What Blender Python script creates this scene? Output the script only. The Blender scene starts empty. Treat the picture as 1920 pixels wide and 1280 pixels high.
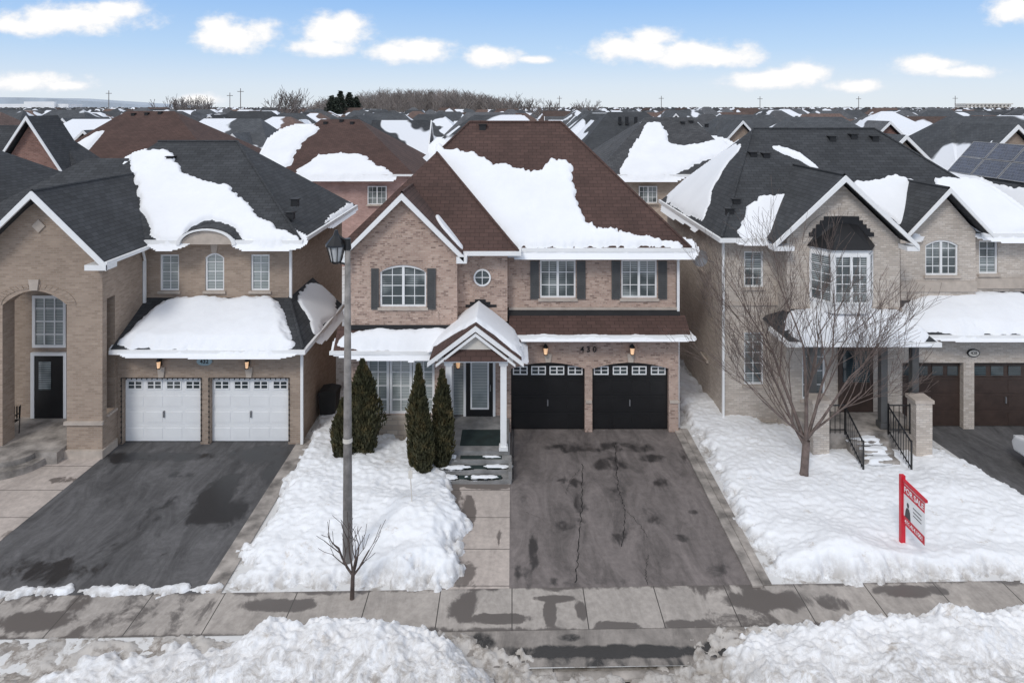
import bpy, math, random
import numpy as np
from mathutils import Vector, noise, Matrix
R=random.Random(7)
H=10.53; F=1280.0
scene=bpy.context.scene
COL=scene.collection
# ---------------------------------------------------------------- materials
def newmat(name):
    m=bpy.data.materials.new(name); m.use_nodes=True
    nt=m.node_tree; b=nt.nodes['Principled BSDF']; return m,nt,b
def N(nt,t,**k):
    n=nt.nodes.new(t)
    for a,v in k.items(): setattr(n,a,v)
    return n
def ramp(nt,stops,interp='LINEAR'):
    r=nt.nodes.new('ShaderNodeValToRGB'); r.color_ramp.interpolation=interp
    e=r.color_ramp.elements
    while len(e)>1: e.remove(e[-1])
    e[0].position=stops[0][0]; e[0].color=(*stops[0][1],1)
    for p,c in stops[1:]:
        x=e.new(p); x.color=(*c,1)
    return r
def g(v): return (v,v,v)
def mixc(nt,fac,a,b,blend='MIX'):
    m=nt.nodes.new('ShaderNodeMix'); m.data_type='RGBA'; m.blend_type=blend
    if hasattr(fac,'is_output'): nt.links.new(fac,m.inputs[0])
    else: m.inputs[0].default_value=fac
    for s,x in ((6,a),(7,b)):
        if hasattr(x,'is_output'): nt.links.new(x,m.inputs[s])
        else: m.inputs[s].default_value=(*x,1)
    return m.outputs[2]
def nmath(nt,op,a,b=None,clamp=False):
    n=N(nt,'ShaderNodeMath',operation=op); n.use_clamp=clamp
    for i,x in enumerate((a,b)):
        if x is None: continue
        if hasattr(x,'is_output'): nt.links.new(x,n.inputs[i])
        else: n.inputs[i].default_value=x
    return n.outputs[0]
def bump(nt,b,h,s=0.3,d=0.02):
    n=N(nt,'ShaderNodeBump'); n.inputs['Strength'].default_value=s; n.inputs['Distance'].default_value=d
    nt.links.new(h,n.inputs['Height']); nt.links.new(n.outputs[0],b.inputs['Normal'])
def tnoise(nt,scale,detail=4,rough=.55,coord='Object',dist=0):
    tc=N(nt,'ShaderNodeTexCoord'); n=N(nt,'ShaderNodeTexNoise')
    n.inputs['Scale'].default_value=scale; n.inputs['Detail'].default_value=detail
    n.inputs['Roughness'].default_value=rough; n.inputs['Distortion'].default_value=dist
    nt.links.new(tc.outputs[coord],n.inputs['Vector']); return n.outputs[0]
def plain(name,c,rough=.6,var=.12,scale=3.,metal=0):
    m,nt,b=newmat(name)
    n=tnoise(nt,scale); d=tuple(x*(1-var*2) for x in c); l=tuple(min(1,x*(1+var)) for x in c)
    r=ramp(nt,[(.3,d),(.7,l)]); nt.links.new(n,r.inputs[0]); nt.links.new(r.outputs[0],b.inputs['Base Color'])
    b.inputs['Roughness'].default_value=rough; b.inputs['Metallic'].default_value=metal
    return m
def brick(name,stops,mortar,bw=.21,rh=.075,ms=.009,stain=.25,blotch=None):
    m,nt,b=newmat(name)
    tc=N(nt,'ShaderNodeTexCoord'); t=N(nt,'ShaderNodeTexBrick')
    nt.links.new(tc.outputs['UV'],t.inputs['Vector'])
    t.inputs['Color1'].default_value=(0,0,0,1); t.inputs['Color2'].default_value=(1,1,1,1)
    t.inputs['Scale'].default_value=1; t.inputs['Mortar Size'].default_value=ms
    t.inputs['Brick Width'].default_value=bw; t.inputs['Row Height'].default_value=rh
    t.inputs['Mortar'].default_value=(.5,.5,.5,1)
    r=ramp(nt,stops); nt.links.new(t.outputs['Color'],r.inputs[0]); col=r.outputs[0]
    if blotch:
        nb=tnoise(nt,7.5,3,.6); rb=ramp(nt,[(.58,g(0)),(.66,g(.85))]); nt.links.new(nb,rb.inputs[0]); col=mixc(nt,rb.outputs[0],col,blotch)
    c=mixc(nt,t.outputs['Fac'],col,mortar)
    n=tnoise(nt,.9,5,.6); rr=ramp(nt,[(.3,g(1-stain)),(.65,g(1.05))]); nt.links.new(n,rr.inputs[0])
    c=mixc(nt,1,c,rr.outputs[0],'MULTIPLY')
    nt.links.new(c,b.inputs['Base Color']); b.inputs['Roughness'].default_value=.9
    inv=N(nt,'ShaderNodeMath',operation='SUBTRACT'); inv.inputs[0].default_value=1; nt.links.new(t.outputs['Fac'],inv.inputs[1])
    bump(nt,b,inv.outputs[0],.3,.005)
    return m
def shingle(name,c1,c2,snow=False):
    m,nt,b=newmat(name)
    tc=N(nt,'ShaderNodeTexCoord'); t=N(nt,'ShaderNodeTexBrick')
    nt.links.new(tc.outputs['UV'],t.inputs['Vector'])
    t.inputs['Color1'].default_value=(*c1,1); t.inputs['Color2'].default_value=(*c2,1)
    t.inputs['Mortar'].default_value=(*[x*.55 for x in c1],1)
    t.inputs['Scale'].default_value=1; t.inputs['Mortar Size'].default_value=.009
    t.inputs['Brick Width'].default_value=.3; t.inputs['Row Height'].default_value=.145
    n=tnoise(nt,.7,6,.65); rr=ramp(nt,[(.3,g(.78)),(.7,g(1.2))]); nt.links.new(n,rr.inputs[0])
    c=mixc(nt,1,t.outputs['Color'],rr.outputs[0],'MULTIPLY')
    if snow:
        tc2=N(nt,'ShaderNodeTexCoord'); oi=N(nt,'ShaderNodeObjectInfo')
        c=mixc(nt,1,c,mixc(nt,oi.outputs['Random'],g(.7),g(1.4)),'MULTIPLY')
        ml=N(nt,'ShaderNodeMath',operation='MULTIPLY'); ml.inputs[1].default_value=57.; nt.links.new(oi.outputs['Random'],ml.inputs[0])
        ad=N(nt,'ShaderNodeVectorMath',operation='ADD'); nt.links.new(tc2.outputs['Object'],ad.inputs[0]); nt.links.new(ml.outputs[0],ad.inputs[1])
        n2=N(nt,'ShaderNodeTexNoise'); n2.inputs['Scale'].default_value=.17; n2.inputs['Detail'].default_value=3; n2.inputs['Roughness'].default_value=.42
        nt.links.new(ad.outputs[0],n2.inputs['Vector'])
        sx=N(nt,'ShaderNodeSeparateXYZ'); nt.links.new(tc2.outputs['Object'],sx.inputs[0])
        mr=N(nt,'ShaderNodeMapRange'); mr.inputs[1].default_value=6; mr.inputs[2].default_value=9.9; mr.inputs[3].default_value=.07; mr.inputs[4].default_value=-.06
        nt.links.new(sx.outputs[2],mr.inputs[0])
        a2=N(nt,'ShaderNodeMath',operation='ADD'); nt.links.new(n2.outputs[0],a2.inputs[0]); nt.links.new(mr.outputs[0],a2.inputs[1])
        r2=ramp(nt,[(.525,g(0)),(.54,g(1))]); nt.links.new(a2.outputs[0],r2.inputs[0])
        c=mixc(nt,r2.outputs[0],c,(.76,.78,.82))
    nt.links.new(c,b.inputs['Base Color']); b.inputs['Roughness'].default_value=.92
    bump(nt,b,t.outputs['Fac'],-.25,.008)
    return m
def snowmat(name,c=(.86,.875,.9),dirt=0.0,dc=(.30,.26,.22),sc=2.2,rim=0.,bp=.018,low=0.,lowz=(0,.4),lowc=(.33,.295,.26)):
    m,nt,b=newmat(name)
    n=tnoise(nt,sc,9,.68); n1=tnoise(nt,sc*3.1,9,.7,dist=.4)
    if dirt>0:
        mu=nmath(nt,'MULTIPLY',n,n1)
        r=ramp(nt,[(.36-dirt*.2,g(0)),(.36-dirt*.2+.09,g(.85))]); nt.links.new(mu,r.inputs[0])
        cc=mixc(nt,r.outputs[0],c,dc)
    else:
        r=ramp(nt,[(.3,tuple(x*.93 for x in c)),(.7,c)]); nt.links.new(n,r.inputs[0]); cc=r.outputs[0]
    if rim>0:
        at=N(nt,'ShaderNodeAttribute',attribute_name='rim'); n3=tnoise(nt,3.5,7,.7)
        r3=ramp(nt,[(.38,g(0)),(.58,g(rim))]); nt.links.new(n3,r3.inputs[0])
        cc=mixc(nt,nmath(nt,'MULTIPLY',at.outputs['Fac'],r3.outputs[0]),cc,(.36,.33,.30))
    if low>0:
        tc=N(nt,'ShaderNodeTexCoord'); sx=N(nt,'ShaderNodeSeparateXYZ'); nt.links.new(tc.outputs['Object'],sx.inputs[0])
        mr=N(nt,'ShaderNodeMapRange'); mr.inputs[1].default_value=lowz[0]; mr.inputs[2].default_value=lowz[1]; mr.inputs[3].default_value=1; mr.inputs[4].default_value=.0; nt.links.new(sx.outputs[1],mr.inputs[0])
        n5=tnoise(nt,3.2,11,.8,dist=.8); r5=ramp(nt,[(.40,g(0)),(.62,g(low))]); nt.links.new(n5,r5.inputs[0])
        cc=mixc(nt,nmath(nt,'MULTIPLY',mr.outputs[0],r5.outputs[0]),cc,lowc)
    nt.links.new(cc,b.inputs['Base Color']); b.inputs['Roughness'].default_value=.75
    b.inputs['Specular IOR Level'].default_value=.2
    n2=tnoise(nt,9,8,.68); bump(nt,b,n2,.45,bp)
    return m
def pavement(name,dry,wet,sc=1.3,joints=None,rw=.35,k=1.3,lo=.3,hi=.62,amp=.3):
    """wetness comes from the mesh attribute 'wet' broken up by noise"""
    m,nt,b=newmat(name)
    tc=N(nt,'ShaderNodeTexCoord'); mp=N(nt,'ShaderNodeMapping'); mp.inputs['Scale'].default_value=(1.3,.8,1)
    nt.links.new(tc.outputs['Object'],mp.inputs[0])
    n=N(nt,'ShaderNodeTexNoise'); n.inputs['Scale'].default_value=sc; n.inputs['Detail'].default_value=9; n.inputs['Roughness'].default_value=.66; n.inputs['Distortion'].default_value=.5
    nt.links.new(mp.outputs[0],n.inputs['Vector'])
    at=N(nt,'ShaderNodeAttribute',attribute_name='wet')
    f=nmath(nt,'ADD',at.outputs['Fac'],nmath(nt,'MULTIPLY',nmath(nt,'SUBTRACT',.5,n.outputs[0]),k))
    mr=N(nt,'ShaderNodeMapRange',interpolation_type='SMOOTHSTEP'); mr.inputs[1].default_value=lo; mr.inputs[2].default_value=hi; nt.links.new(f,mr.inputs[0])
    n2=tnoise(nt,6,8,.7); r2=ramp(nt,[(.3,g(.80)),(.7,g(1.14))]); nt.links.new(n2,r2.inputs[0])
    n3=N(nt,'ShaderNodeTexNoise'); n3.inputs['Scale'].default_value=.9; n3.inputs['Detail'].default_value=8; n3.inputs['Roughness'].default_value=.7; n3.inputs['Distortion'].default_value=1.4
    mp2=N(nt,'ShaderNodeMapping'); mp2.inputs['Scale'].default_value=(1.5,.5,1); nt.links.new(tc.outputs['Object'],mp2.inputs[0]); nt.links.new(mp2.outputs[0],n3.inputs['Vector'])
    r3=ramp(nt,[(.34,g(1-amp)),(.66,g(1+amp))]); nt.links.new(n3.outputs[0],r3.inputs[0])
    c=mixc(nt,1,mixc(nt,1,dry,r3.outputs[0],'MULTIPLY'),r2.outputs[0],'MULTIPLY'); c=mixc(nt,mr.outputs[0],c,wet)
    if joints:
        t=N(nt,'ShaderNodeTexBrick'); nt.links.new(tc.outputs['UV'],t.inputs['Vector'])
        t.offset=0; t.inputs['Scale'].default_value=1; t.inputs['Mortar Size'].default_value=.011
        t.inputs['Brick Width'].default_value=joints[0]; t.inputs['Row Height'].default_value=joints[1]
        c=mixc(nt,t.outputs['Fac'],c,(.06,.053,.048))
    nt.links.new(c,b.inputs['Base Color'])
    rr=N(nt,'ShaderNodeMapRange'); rr.inputs[3].default_value=.88; rr.inputs[4].default_value=rw
    nt.links.new(mr.outputs[0],rr.inputs[0]); nt.links.new(rr.outputs[0],b.inputs['Roughness'])
    n4=tnoise(nt,40,3); bump(nt,b,n4,.25,.01)
    return m
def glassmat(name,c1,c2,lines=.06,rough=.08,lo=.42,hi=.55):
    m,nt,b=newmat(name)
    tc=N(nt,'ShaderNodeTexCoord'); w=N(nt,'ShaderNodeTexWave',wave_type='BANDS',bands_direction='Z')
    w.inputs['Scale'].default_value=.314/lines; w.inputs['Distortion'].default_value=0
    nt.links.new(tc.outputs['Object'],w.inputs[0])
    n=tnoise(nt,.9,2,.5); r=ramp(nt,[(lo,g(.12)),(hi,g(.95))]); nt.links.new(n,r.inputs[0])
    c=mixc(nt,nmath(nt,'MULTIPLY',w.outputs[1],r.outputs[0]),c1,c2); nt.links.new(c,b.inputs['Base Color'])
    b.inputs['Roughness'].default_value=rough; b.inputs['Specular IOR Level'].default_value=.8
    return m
M={}
M['brickA']=brick('mottled_pink_tan_brick',[(0,(.24,.16,.13)),(.08,(.30,.20,.165)),(.15,(.42,.29,.235)),(.6,(.48,.34,.275)),(1,(.56,.42,.345))],(.46,.37,.315),rh=.06,bw=.16,ms=.008,stain=.14,blotch=(.20,.13,.105))
M['brickB']=brick('tan_brown_brick',[(0,(.30,.225,.17)),(.5,(.35,.265,.205)),(1,(.41,.315,.245))],(.36,.295,.245),rh=.065,bw=.19,stain=.13)
M['brickC']=brick('pale_beige_brick',[(0,(.47,.405,.345)),(.5,(.56,.49,.425)),(1,(.64,.575,.51))],(.45,.40,.36),stain=.13,rh=.065,bw=.19)
M['brickP']=brick('pink_brick',[(0,(.42,.25,.22)),(1,(.54,.34,.30))],(.46,.36,.33))
M['brickR']=brick('red_brown_brick',[(0,(.20,.095,.075)),(1,(.31,.165,.13))],(.3,.22,.19))
M['brickT']=brick('buff_brick',[(0,(.40,.31,.24)),(1,(.52,.42,.34))],(.42,.36,.31))
M['stone']=brick('stone_base',[(0,(.38,.31,.25)),(.5,(.54,.46,.38)),(1,(.64,.57,.49))],(.38,.33,.29),bw=.36,rh=.16,ms=.015)
M['shBrown']=shingle('brown_shingle',(.072,.041,.034),(.095,.054,.045))
M['shDark']=shingle('charcoal_shingle',(.036,.038,.042),(.054,.057,.062))
M['shGrey']=shingle('grey_shingle',(.05,.051,.055),(.08,.081,.085))
M['bgDark']=shingle('dark_hazed_snowy_shingle',(.05,.054,.06),(.07,.074,.08),True)  # far roofs: distance haze put into the colours, lighter and bluer than near shingles
M['bgBrown']=shingle('brown_hazed_snowy_shingle',(.10,.066,.055),(.135,.092,.078),True)
M['bgGrey']=shingle('grey_hazed_snowy_shingle',(.075,.077,.083),(.105,.107,.113),True)
M['snow']=snowmat('snow')
M['rsnow']=snowmat('roof_snow',(.87,.88,.905),sc=.8,bp=.012)
M['dsnow']=snowmat('dirty_snow',(.85,.85,.86),dirt=.25,dc=(.52,.47,.42),sc=1.3,rim=.95,bp=.04,low=.95,lowz=(11.9,13.5))
M['lsnow']=snowmat('lawn_snow',(.86,.87,.89),dirt=.14,dc=(.58,.52,.46),sc=1.0,rim=.8,bp=.028)
M['slush']=snowmat('slush',(.52,.49,.46),dirt=.68,dc=(.22,.19,.165),sc=1.8,rim=.6,bp=.04)
M['white']=plain('white_paint',(.84,.84,.84),.45,.02)
M['offwhite']=plain('cream_siding',(.66,.62,.56),.6,.05)
M['black']=plain('black_paint',(.012,.012,.013),.35,.1)
M['membrane']=plain('black_membrane',(.012,.012,.014),.6,.2)
M['shutter']=plain('grey_shutter',(.085,.085,.085),.5,.1)
M['bronze']=plain('brown_door_paint',(.055,.035,.028),.45,.15)
M['stonetrim']=plain('stone_trim',(.50,.43,.37),.8,.1)
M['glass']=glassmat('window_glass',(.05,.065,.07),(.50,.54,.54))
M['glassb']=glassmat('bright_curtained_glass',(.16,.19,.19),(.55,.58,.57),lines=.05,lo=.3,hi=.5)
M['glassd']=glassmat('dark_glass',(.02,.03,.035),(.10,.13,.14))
M['pole']=plain('weathered_pole',(.27,.25,.235),.85,.2,5)
M['steel']=plain('grey_metal',(.3,.3,.31),.4,.1,3,.6)
M['bark']=plain('bark',(.165,.125,.11),.9,.22,6)
M['barkd']=plain('dark_bark',(.10,.075,.065),.9,.25,6)
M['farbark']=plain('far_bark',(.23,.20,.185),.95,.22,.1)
M['red']=plain('red_paint',(.60,.012,.03),.45,.06)
M['rubber']=plain('rubber',(.02,.02,.02),.8,.1)
M['mat']=plain('green_door_mat',(.02,.035,.033),.9,.2)
M['plaque']=plain('blue_grey_plaque',(.36,.47,.5),.5,.1)
M['stepc']=plain('grey_step_concrete',(.27,.265,.26),.8,.2)
M['curb']=plain('kerb_concrete',(.36,.325,.295),.85,.32,2.2)
M['solar']=brick('solar_cells',[(0,(.02,.03,.06)),(1,(.04,.055,.10))],(.2,.22,.26),bw=.16,rh=.16,ms=.004,stain=.1)
M['solar'].node_tree.nodes['Principled BSDF'].inputs['Roughness'].default_value=.15
M['warm'],nt,b=newmat('lantern_glow'); b.inputs['Emission Color'].default_value=(1,.55,.25,1); b.inputs['Emission Strength'].default_value=.5
nt.links.new(ramp(nt,[(0,(.9,.6,.4)),(1,(1,.8,.6))]).outputs[0],b.inputs['Base Color'])
M['asphA']=pavement('driveway_asphalt',(.165,.143,.136),(.045,.040,.039),rw=.4,k=1.7,amp=.36)
M['asphB']=pavement('dark_driveway_asphalt',(.098,.095,.097),(.024,.023,.024),rw=.35,k=1.8,amp=.42)
M['crack']=plain('crack_black',(.015,.014,.014),.9,.1)  # plain near-black for the thin crack strips
M['conc']=pavement('sidewalk_concrete',(.37,.335,.305),(.12,.105,.096),joints=(1.55,30),lo=.25,hi=.42,amp=.2)
M['walk']=pavement('walkway_concrete',(.46,.40,.36),(.17,.145,.13),joints=(30,1.25),lo=.3,hi=.42,amp=.15)
M['apron']=pavement('wet_apron',(.25,.225,.205),(.028,.026,.025),rw=.25,lo=.25,hi=.5)
M['road']=pavement('road_surface',(.11,.10,.095),(.05,.045,.042))
M['ground']=snowmat('snowy_ground',(.66,.655,.65),dirt=.5,dc=(.28,.245,.21),sc=.9)
m,nt,b=newmat('cedar_foliage'); n=tnoise(nt,3.2,5,.6)
r=ramp(nt,[(.3,(.022,.026,.011)),(.52,(.055,.052,.02)),(.72,(.12,.085,.032))]); nt.links.new(n,r.inputs[0]); nt.links.new(r.outputs[0],b.inputs['Base Color']); b.inputs['Roughness'].default_value=.8
M['cedar']=m
m,nt,b=newmat('spruce_foliage'); n=tnoise(nt,2,4,.6)
r=ramp(nt,[(.3,(.018,.026,.018)),(.7,(.045,.055,.038))]); nt.links.new(n,r.inputs[0]); nt.links.new(r.outputs[0],b.inputs['Base Color']); b.inputs['Roughness'].default_value=.9
M['spruce']=m
# ---------------------------------------------------------------- builders
ORG={}
def thing(name,label,cat,loc=(0,0,0),group=None):
    o=bpy.data.objects.new(name,None); o.location=loc; COL.objects.link(o)
    o['label']=label; o['category']=cat
    if group: o['group']=group
    ORG[o]=Vector(loc); o.empty_display_size=.3
    return o
class MB:
    def __init__(s): s.v=[]; s.f=[]; s.m=[]; s.marks=[]
    def face(s,p,m=0):
        i=len(s.v); s.v+=[tuple(q) for q in p]; s.f.append(tuple(range(i,i+len(p)))); s.m.append(m)
    def box(s,x0,x1,y0,y1,z0,z1,m=0):
        i=len(s.v); s.marks.append((i,len(s.f)))
        s.v+=[(x0,y0,z0),(x1,y0,z0),(x1,y1,z0),(x0,y1,z0),(x0,y0,z1),(x1,y0,z1),(x1,y1,z1),(x0,y1,z1)]
        for f in ((0,3,2,1),(4,5,6,7),(0,1,5,4),(1,2,6,5),(2,3,7,6),(3,0,4,7)):
            s.f.append(tuple(i+k for k in f)); s.m.append(m)
    def prism(s,pts,ax,a,b,m=0):
        def P(p,t):
            return (p[0],t,p[1]) if ax=='y' else ((t,p[0],p[1]) if ax=='x' else (p[0],p[1],t))
        n=len(pts); i=len(s.v); s.marks.append((i,len(s.f)))
        s.v+=[P(p,a) for p in pts]+[P(p,b) for p in pts]
        s.f.append(tuple(range(i,i+n))); s.m.append(m)
        s.f.append(tuple(range(i+2*n-1,i+n-1,-1))); s.m.append(m)
        for k in range(n):
            l=(k+1)%n; s.f.append((i+k,i+n+k,i+n+l,i+l)); s.m.append(m)
    def tube(s,p0,p1,r0,r1,n=6,m=0,cap=False):
        p0=Vector(p0); p1=Vector(p1); d=(p1-p0)
        if d.length<1e-6: return
        d.normalize(); a=d.orthogonal().normalized(); b=d.cross(a); i=len(s.v)
        for p,r in ((p0,r0),(p1,r1)):
            for k in range(n):
                t=2*math.pi*k/n; s.v.append(tuple(p+(a*math.cos(t)+b*math.sin(t))*r))
        for k in range(n):
            l=(k+1)%n; s.f.append((i+k,i+l,i+n+l,i+n+k)); s.m.append(m)
        if cap:
            s.f.append(tuple(range(i+n-1,i-1,-1))); s.m.append(m); s.f.append(tuple(range(i+n,i+2*n))); s.m.append(m)
    def each(s,name,parent,mats,n=None):
        mk=s.marks+[(len(s.v),len(s.f))]
        for (a,fa),(b,fb) in zip(mk,mk[1:]):
            q=MB(); q.v=s.v[a:b]; q.f=[tuple(k-a for k in f) for f in s.f[fa:fb]]; q.m=s.m[fa:fb]; q.build(name,parent,mats)
    def build(s,name,parent,mats,smooth=False,uv=True,kind=None,label=None):
        o0=ORG.get(parent,Vector((0,0,0)))
        v=np.array(s.v,dtype=float)-np.array(o0)
        me=bpy.data.meshes.new(name); me.from_pydata(v.tolist(),[],s.f)
        for mt in mats: me.materials.append(M[mt])
        me.polygons.foreach_set('material_index',s.m)
        if smooth: me.polygons.foreach_set('use_smooth',[True]*len(s.f))
        me.update()
        if uv:
            ul=me.uv_layers.new(name='UVMap'); co=[Vector(x) for x in s.v]
            for p in me.polygons:
                n=p.normal
                if abs(n.z)>.999: t=Vector((1,0,0)); bb=Vector((0,1,0))
                else:
                    t=Vector((-n.y,n.x,0)).normalized()
                    if t.x<-.01 or (abs(t.x)<.01 and t.y<0): t=-t
                    bb=n.cross(t)
                    if bb.z<0: bb=-bb
                for li in p.loop_indices:
                    c=co[me.loops[li].vertex_index]; ul.data[li].uv=(c.dot(t),c.dot(bb))
        o=bpy.data.objects.new(name,me); COL.objects.link(o)
        if parent is not None: o.parent=parent
        ORG[o]=o0
        if kind: o['kind']=kind
        if label: o['label']=label
        return o
def panel(mb,x0,x1,z0,z1,y,ops,depth=.14,m=0):
    xs=sorted(set([x0,x1]+[o[0] for o in ops]+[o[1] for o in ops])); zs=sorted(set([z0,z1]+[o[2] for o in ops]+[o[3] for o in ops]))
    for a,b in zip(xs,xs[1:]):
        for c,d in zip(zs,zs[1:]):
            cx=(a+b)/2; cz=(c+d)/2
            if any(o[0]<cx<o[1] and o[2]<cz<o[3] for o in ops): continue
            mb.face([(a,y,c),(b,y,c),(b,y,d),(a,y,d)],m)
    for a,b,c,d in [o[:4] for o in ops]:
        e=y+depth
        mb.face([(a,y,c),(a,e,c),(a,e,d),(a,y,d)],m); mb.face([(b,y,c),(b,y,d),(b,e,d),(b,e,c)],m)
        mb.face([(a,y,d),(a,e,d),(b,e,d),(b,y,d)],m); mb.face([(a,y,c),(b,y,c),(b,e,c),(a,e,c)],m)
def spandrel(mb,x0,x1,zt,rise,y,depth=.14,m=0,n=12):
    cx=(x0+x1)/2; hw=(x1-x0)/2
    def z(x): return zt-rise*((x-cx)/hw)**2
    for i in range(n):
        a=x0+(x1-x0)*i/n; b=x0+(x1-x0)*(i+1)/n
        mb.face([(a,y,z(a)),(b,y,z(b)),(b,y,zt),(a,y,zt)],m)
        mb.face([(a,y,z(a)),(a,y+depth,z(a)),(b,y+depth,z(b)),(b,y,z(b))],m)
def window(parent,x0,x1,z0,z1,y,cols=2,rows=3,mull=(),arch=0,glass='glass',fw=.055,sill=True,name='window',side=None,mw=.011):
    gb=MB(); fb=MB(); sb=MB(); yg=y+.10
    def T(mb):
        if side: mb.v=[(y+(p[1]-y)*side,p[0],p[2]) for p in mb.v]
        return mb
    gb.face([(x0,yg,z0),(x1,yg,z0),(x1,yg,z1),(x0,yg,z1)])
    w=T(gb).build(name,parent,[glass])
    a,b=yg-.05,yg-.003
    fb.box(x0,x0+fw,a,b,z0,z1); fb.box(x1-fw,x1,a,b,z0,z1); fb.box(x0+fw,x1-fw,a,b,z0,z0+fw); fb.box(x0+fw,x1-fw,a,b,z1-fw,z1)
    edges=[x0+fw/2]+[x0+(x1-x0)*t for t in mull]+[x1-fw/2]
    for t in edges[1:-1]: fb.box(t-fw*.7,t+fw*.7,a-.005,b,z0+fw,z1-fw)
    for e0,e1 in zip(edges,edges[1:]):
        for i in range(1,cols):
            t=e0+(e1-e0)*i/cols; fb.box(t-mw,t+mw,a+.025,b-.001,z0+fw,z1-fw)
    for j in range(1,rows):
        t=z0+(z1-z0)*j/rows; fb.box(x0+fw,x1-fw,a+.028,b-.002,t-mw,t+mw)
    if arch:
        cx=(x0+x1)/2; hw=(x1-x0)/2; n=12
        for i in range(n):
            p=x0+(x1-x0)*i/n; q=x0+(x1-x0)*(i+1)/n
            zp=z1-arch*((p-cx)/hw)**2; zq=z1-arch*((q-cx)/hw)**2
            fb.prism([(p,zp-fw*1.2),(q,zq-fw*1.2),(q,zq),(p,zp)],'y',a-.012,a-.006)
    T(fb).build('frame',w,['white'])
    if sill:
        sb.box(x0-.06,x1+.06,y-.06,y+.09,z0-.09,z0-.003); T(sb).build('sill',w,['stonetrim'])
    return w
def hip(mb,x0,x1,y0,y1,z,rx0,rx1,ry,rz,m=0,ry1=None):
    ry1=ry if ry1 is None else ry1
    A,B,C,D=(x0,y0,z),(x1,y0,z),(x1,y1,z),(x0,y1,z); P,Q=(rx0,ry,rz),(rx1,ry,rz)
    P2,Q2=(rx0,ry1,rz),(rx1,ry1,rz)
    mb.face([A,B,Q,P],m); mb.face([C,D,P2,Q2],m)
    if ry1!=ry:
        mb.face([B,C,Q2,Q],m); mb.face([D,A,P,P2],m); mb.face([P,Q,Q2,P2],m)
    else: mb.face([B,C,Q],m); mb.face([D,A,P],m)
    mb.face([D,C,B,A],m)
def gutter(mb,x0,x1,y0,y1,z,h=.115,w=.09,m=0,sides='flr'):
    if 'f' in sides: mb.box(x0-w,x1+w,y0-w,y0,z-h,z+.01,m)
    if 'l' in sides: mb.box(x0-w,x0,y0,y1,z-h,z+.01,m)
    if 'r' in sides: mb.box(x1,x1+w,y0,y1,z-h,z+.01,m)
def chevron(cx,hw,zp,ze,t): 
    return [(cx-hw,ze),(cx,zp),(cx+hw,ze),(cx+hw,ze-t),(cx,zp-t*1.25),(cx-hw,ze-t)]
def ray(px,py,pl):
    a,b,c=pl; u=(px-960)/F; w=-(py-200)/F; t=(a-H)/(w-b*u-c); return (u*t,t)
def pp(pts,pl=(0,0,0)): return [ray(x,y,pl) for x,y in pts]
def chaikin(p,it=2):
    for _ in range(it):
        q=[]
        for i in range(len(p)):
            a=p[i]; b=p[(i+1)%len(p)]
            q.append((a[0]*.75+b[0]*.25,a[1]*.75+b[1]*.25)); q.append((a[0]*.25+b[0]*.75,a[1]*.25+b[1]*.75))
        p=q
    return p
def sdf(P,poly):
    poly=np.array(poly); d=np.full(len(P),1e9); ins=np.zeros(len(P),bool)
    for i in range(len(poly)):
        a=poly[i]; b=poly[(i+1)%len(poly)]; e=b-a; w=P-a
        t=np.clip((w@e)/max(e@e,1e-12),0,1); q=w-t[:,None]*e; d=np.minimum(d,np.hypot(q[:,0],q[:,1]))
        c=((a[1]>P[:,1])!=(b[1]>P[:,1]))
        if abs(e[1])>1e-12:
            xi=a[0]+(P[:,1]-a[1])*e[0]/e[1]; ins^=(c&(P[:,0]<xi))
    return np.where(ins,d,-d)
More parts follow.
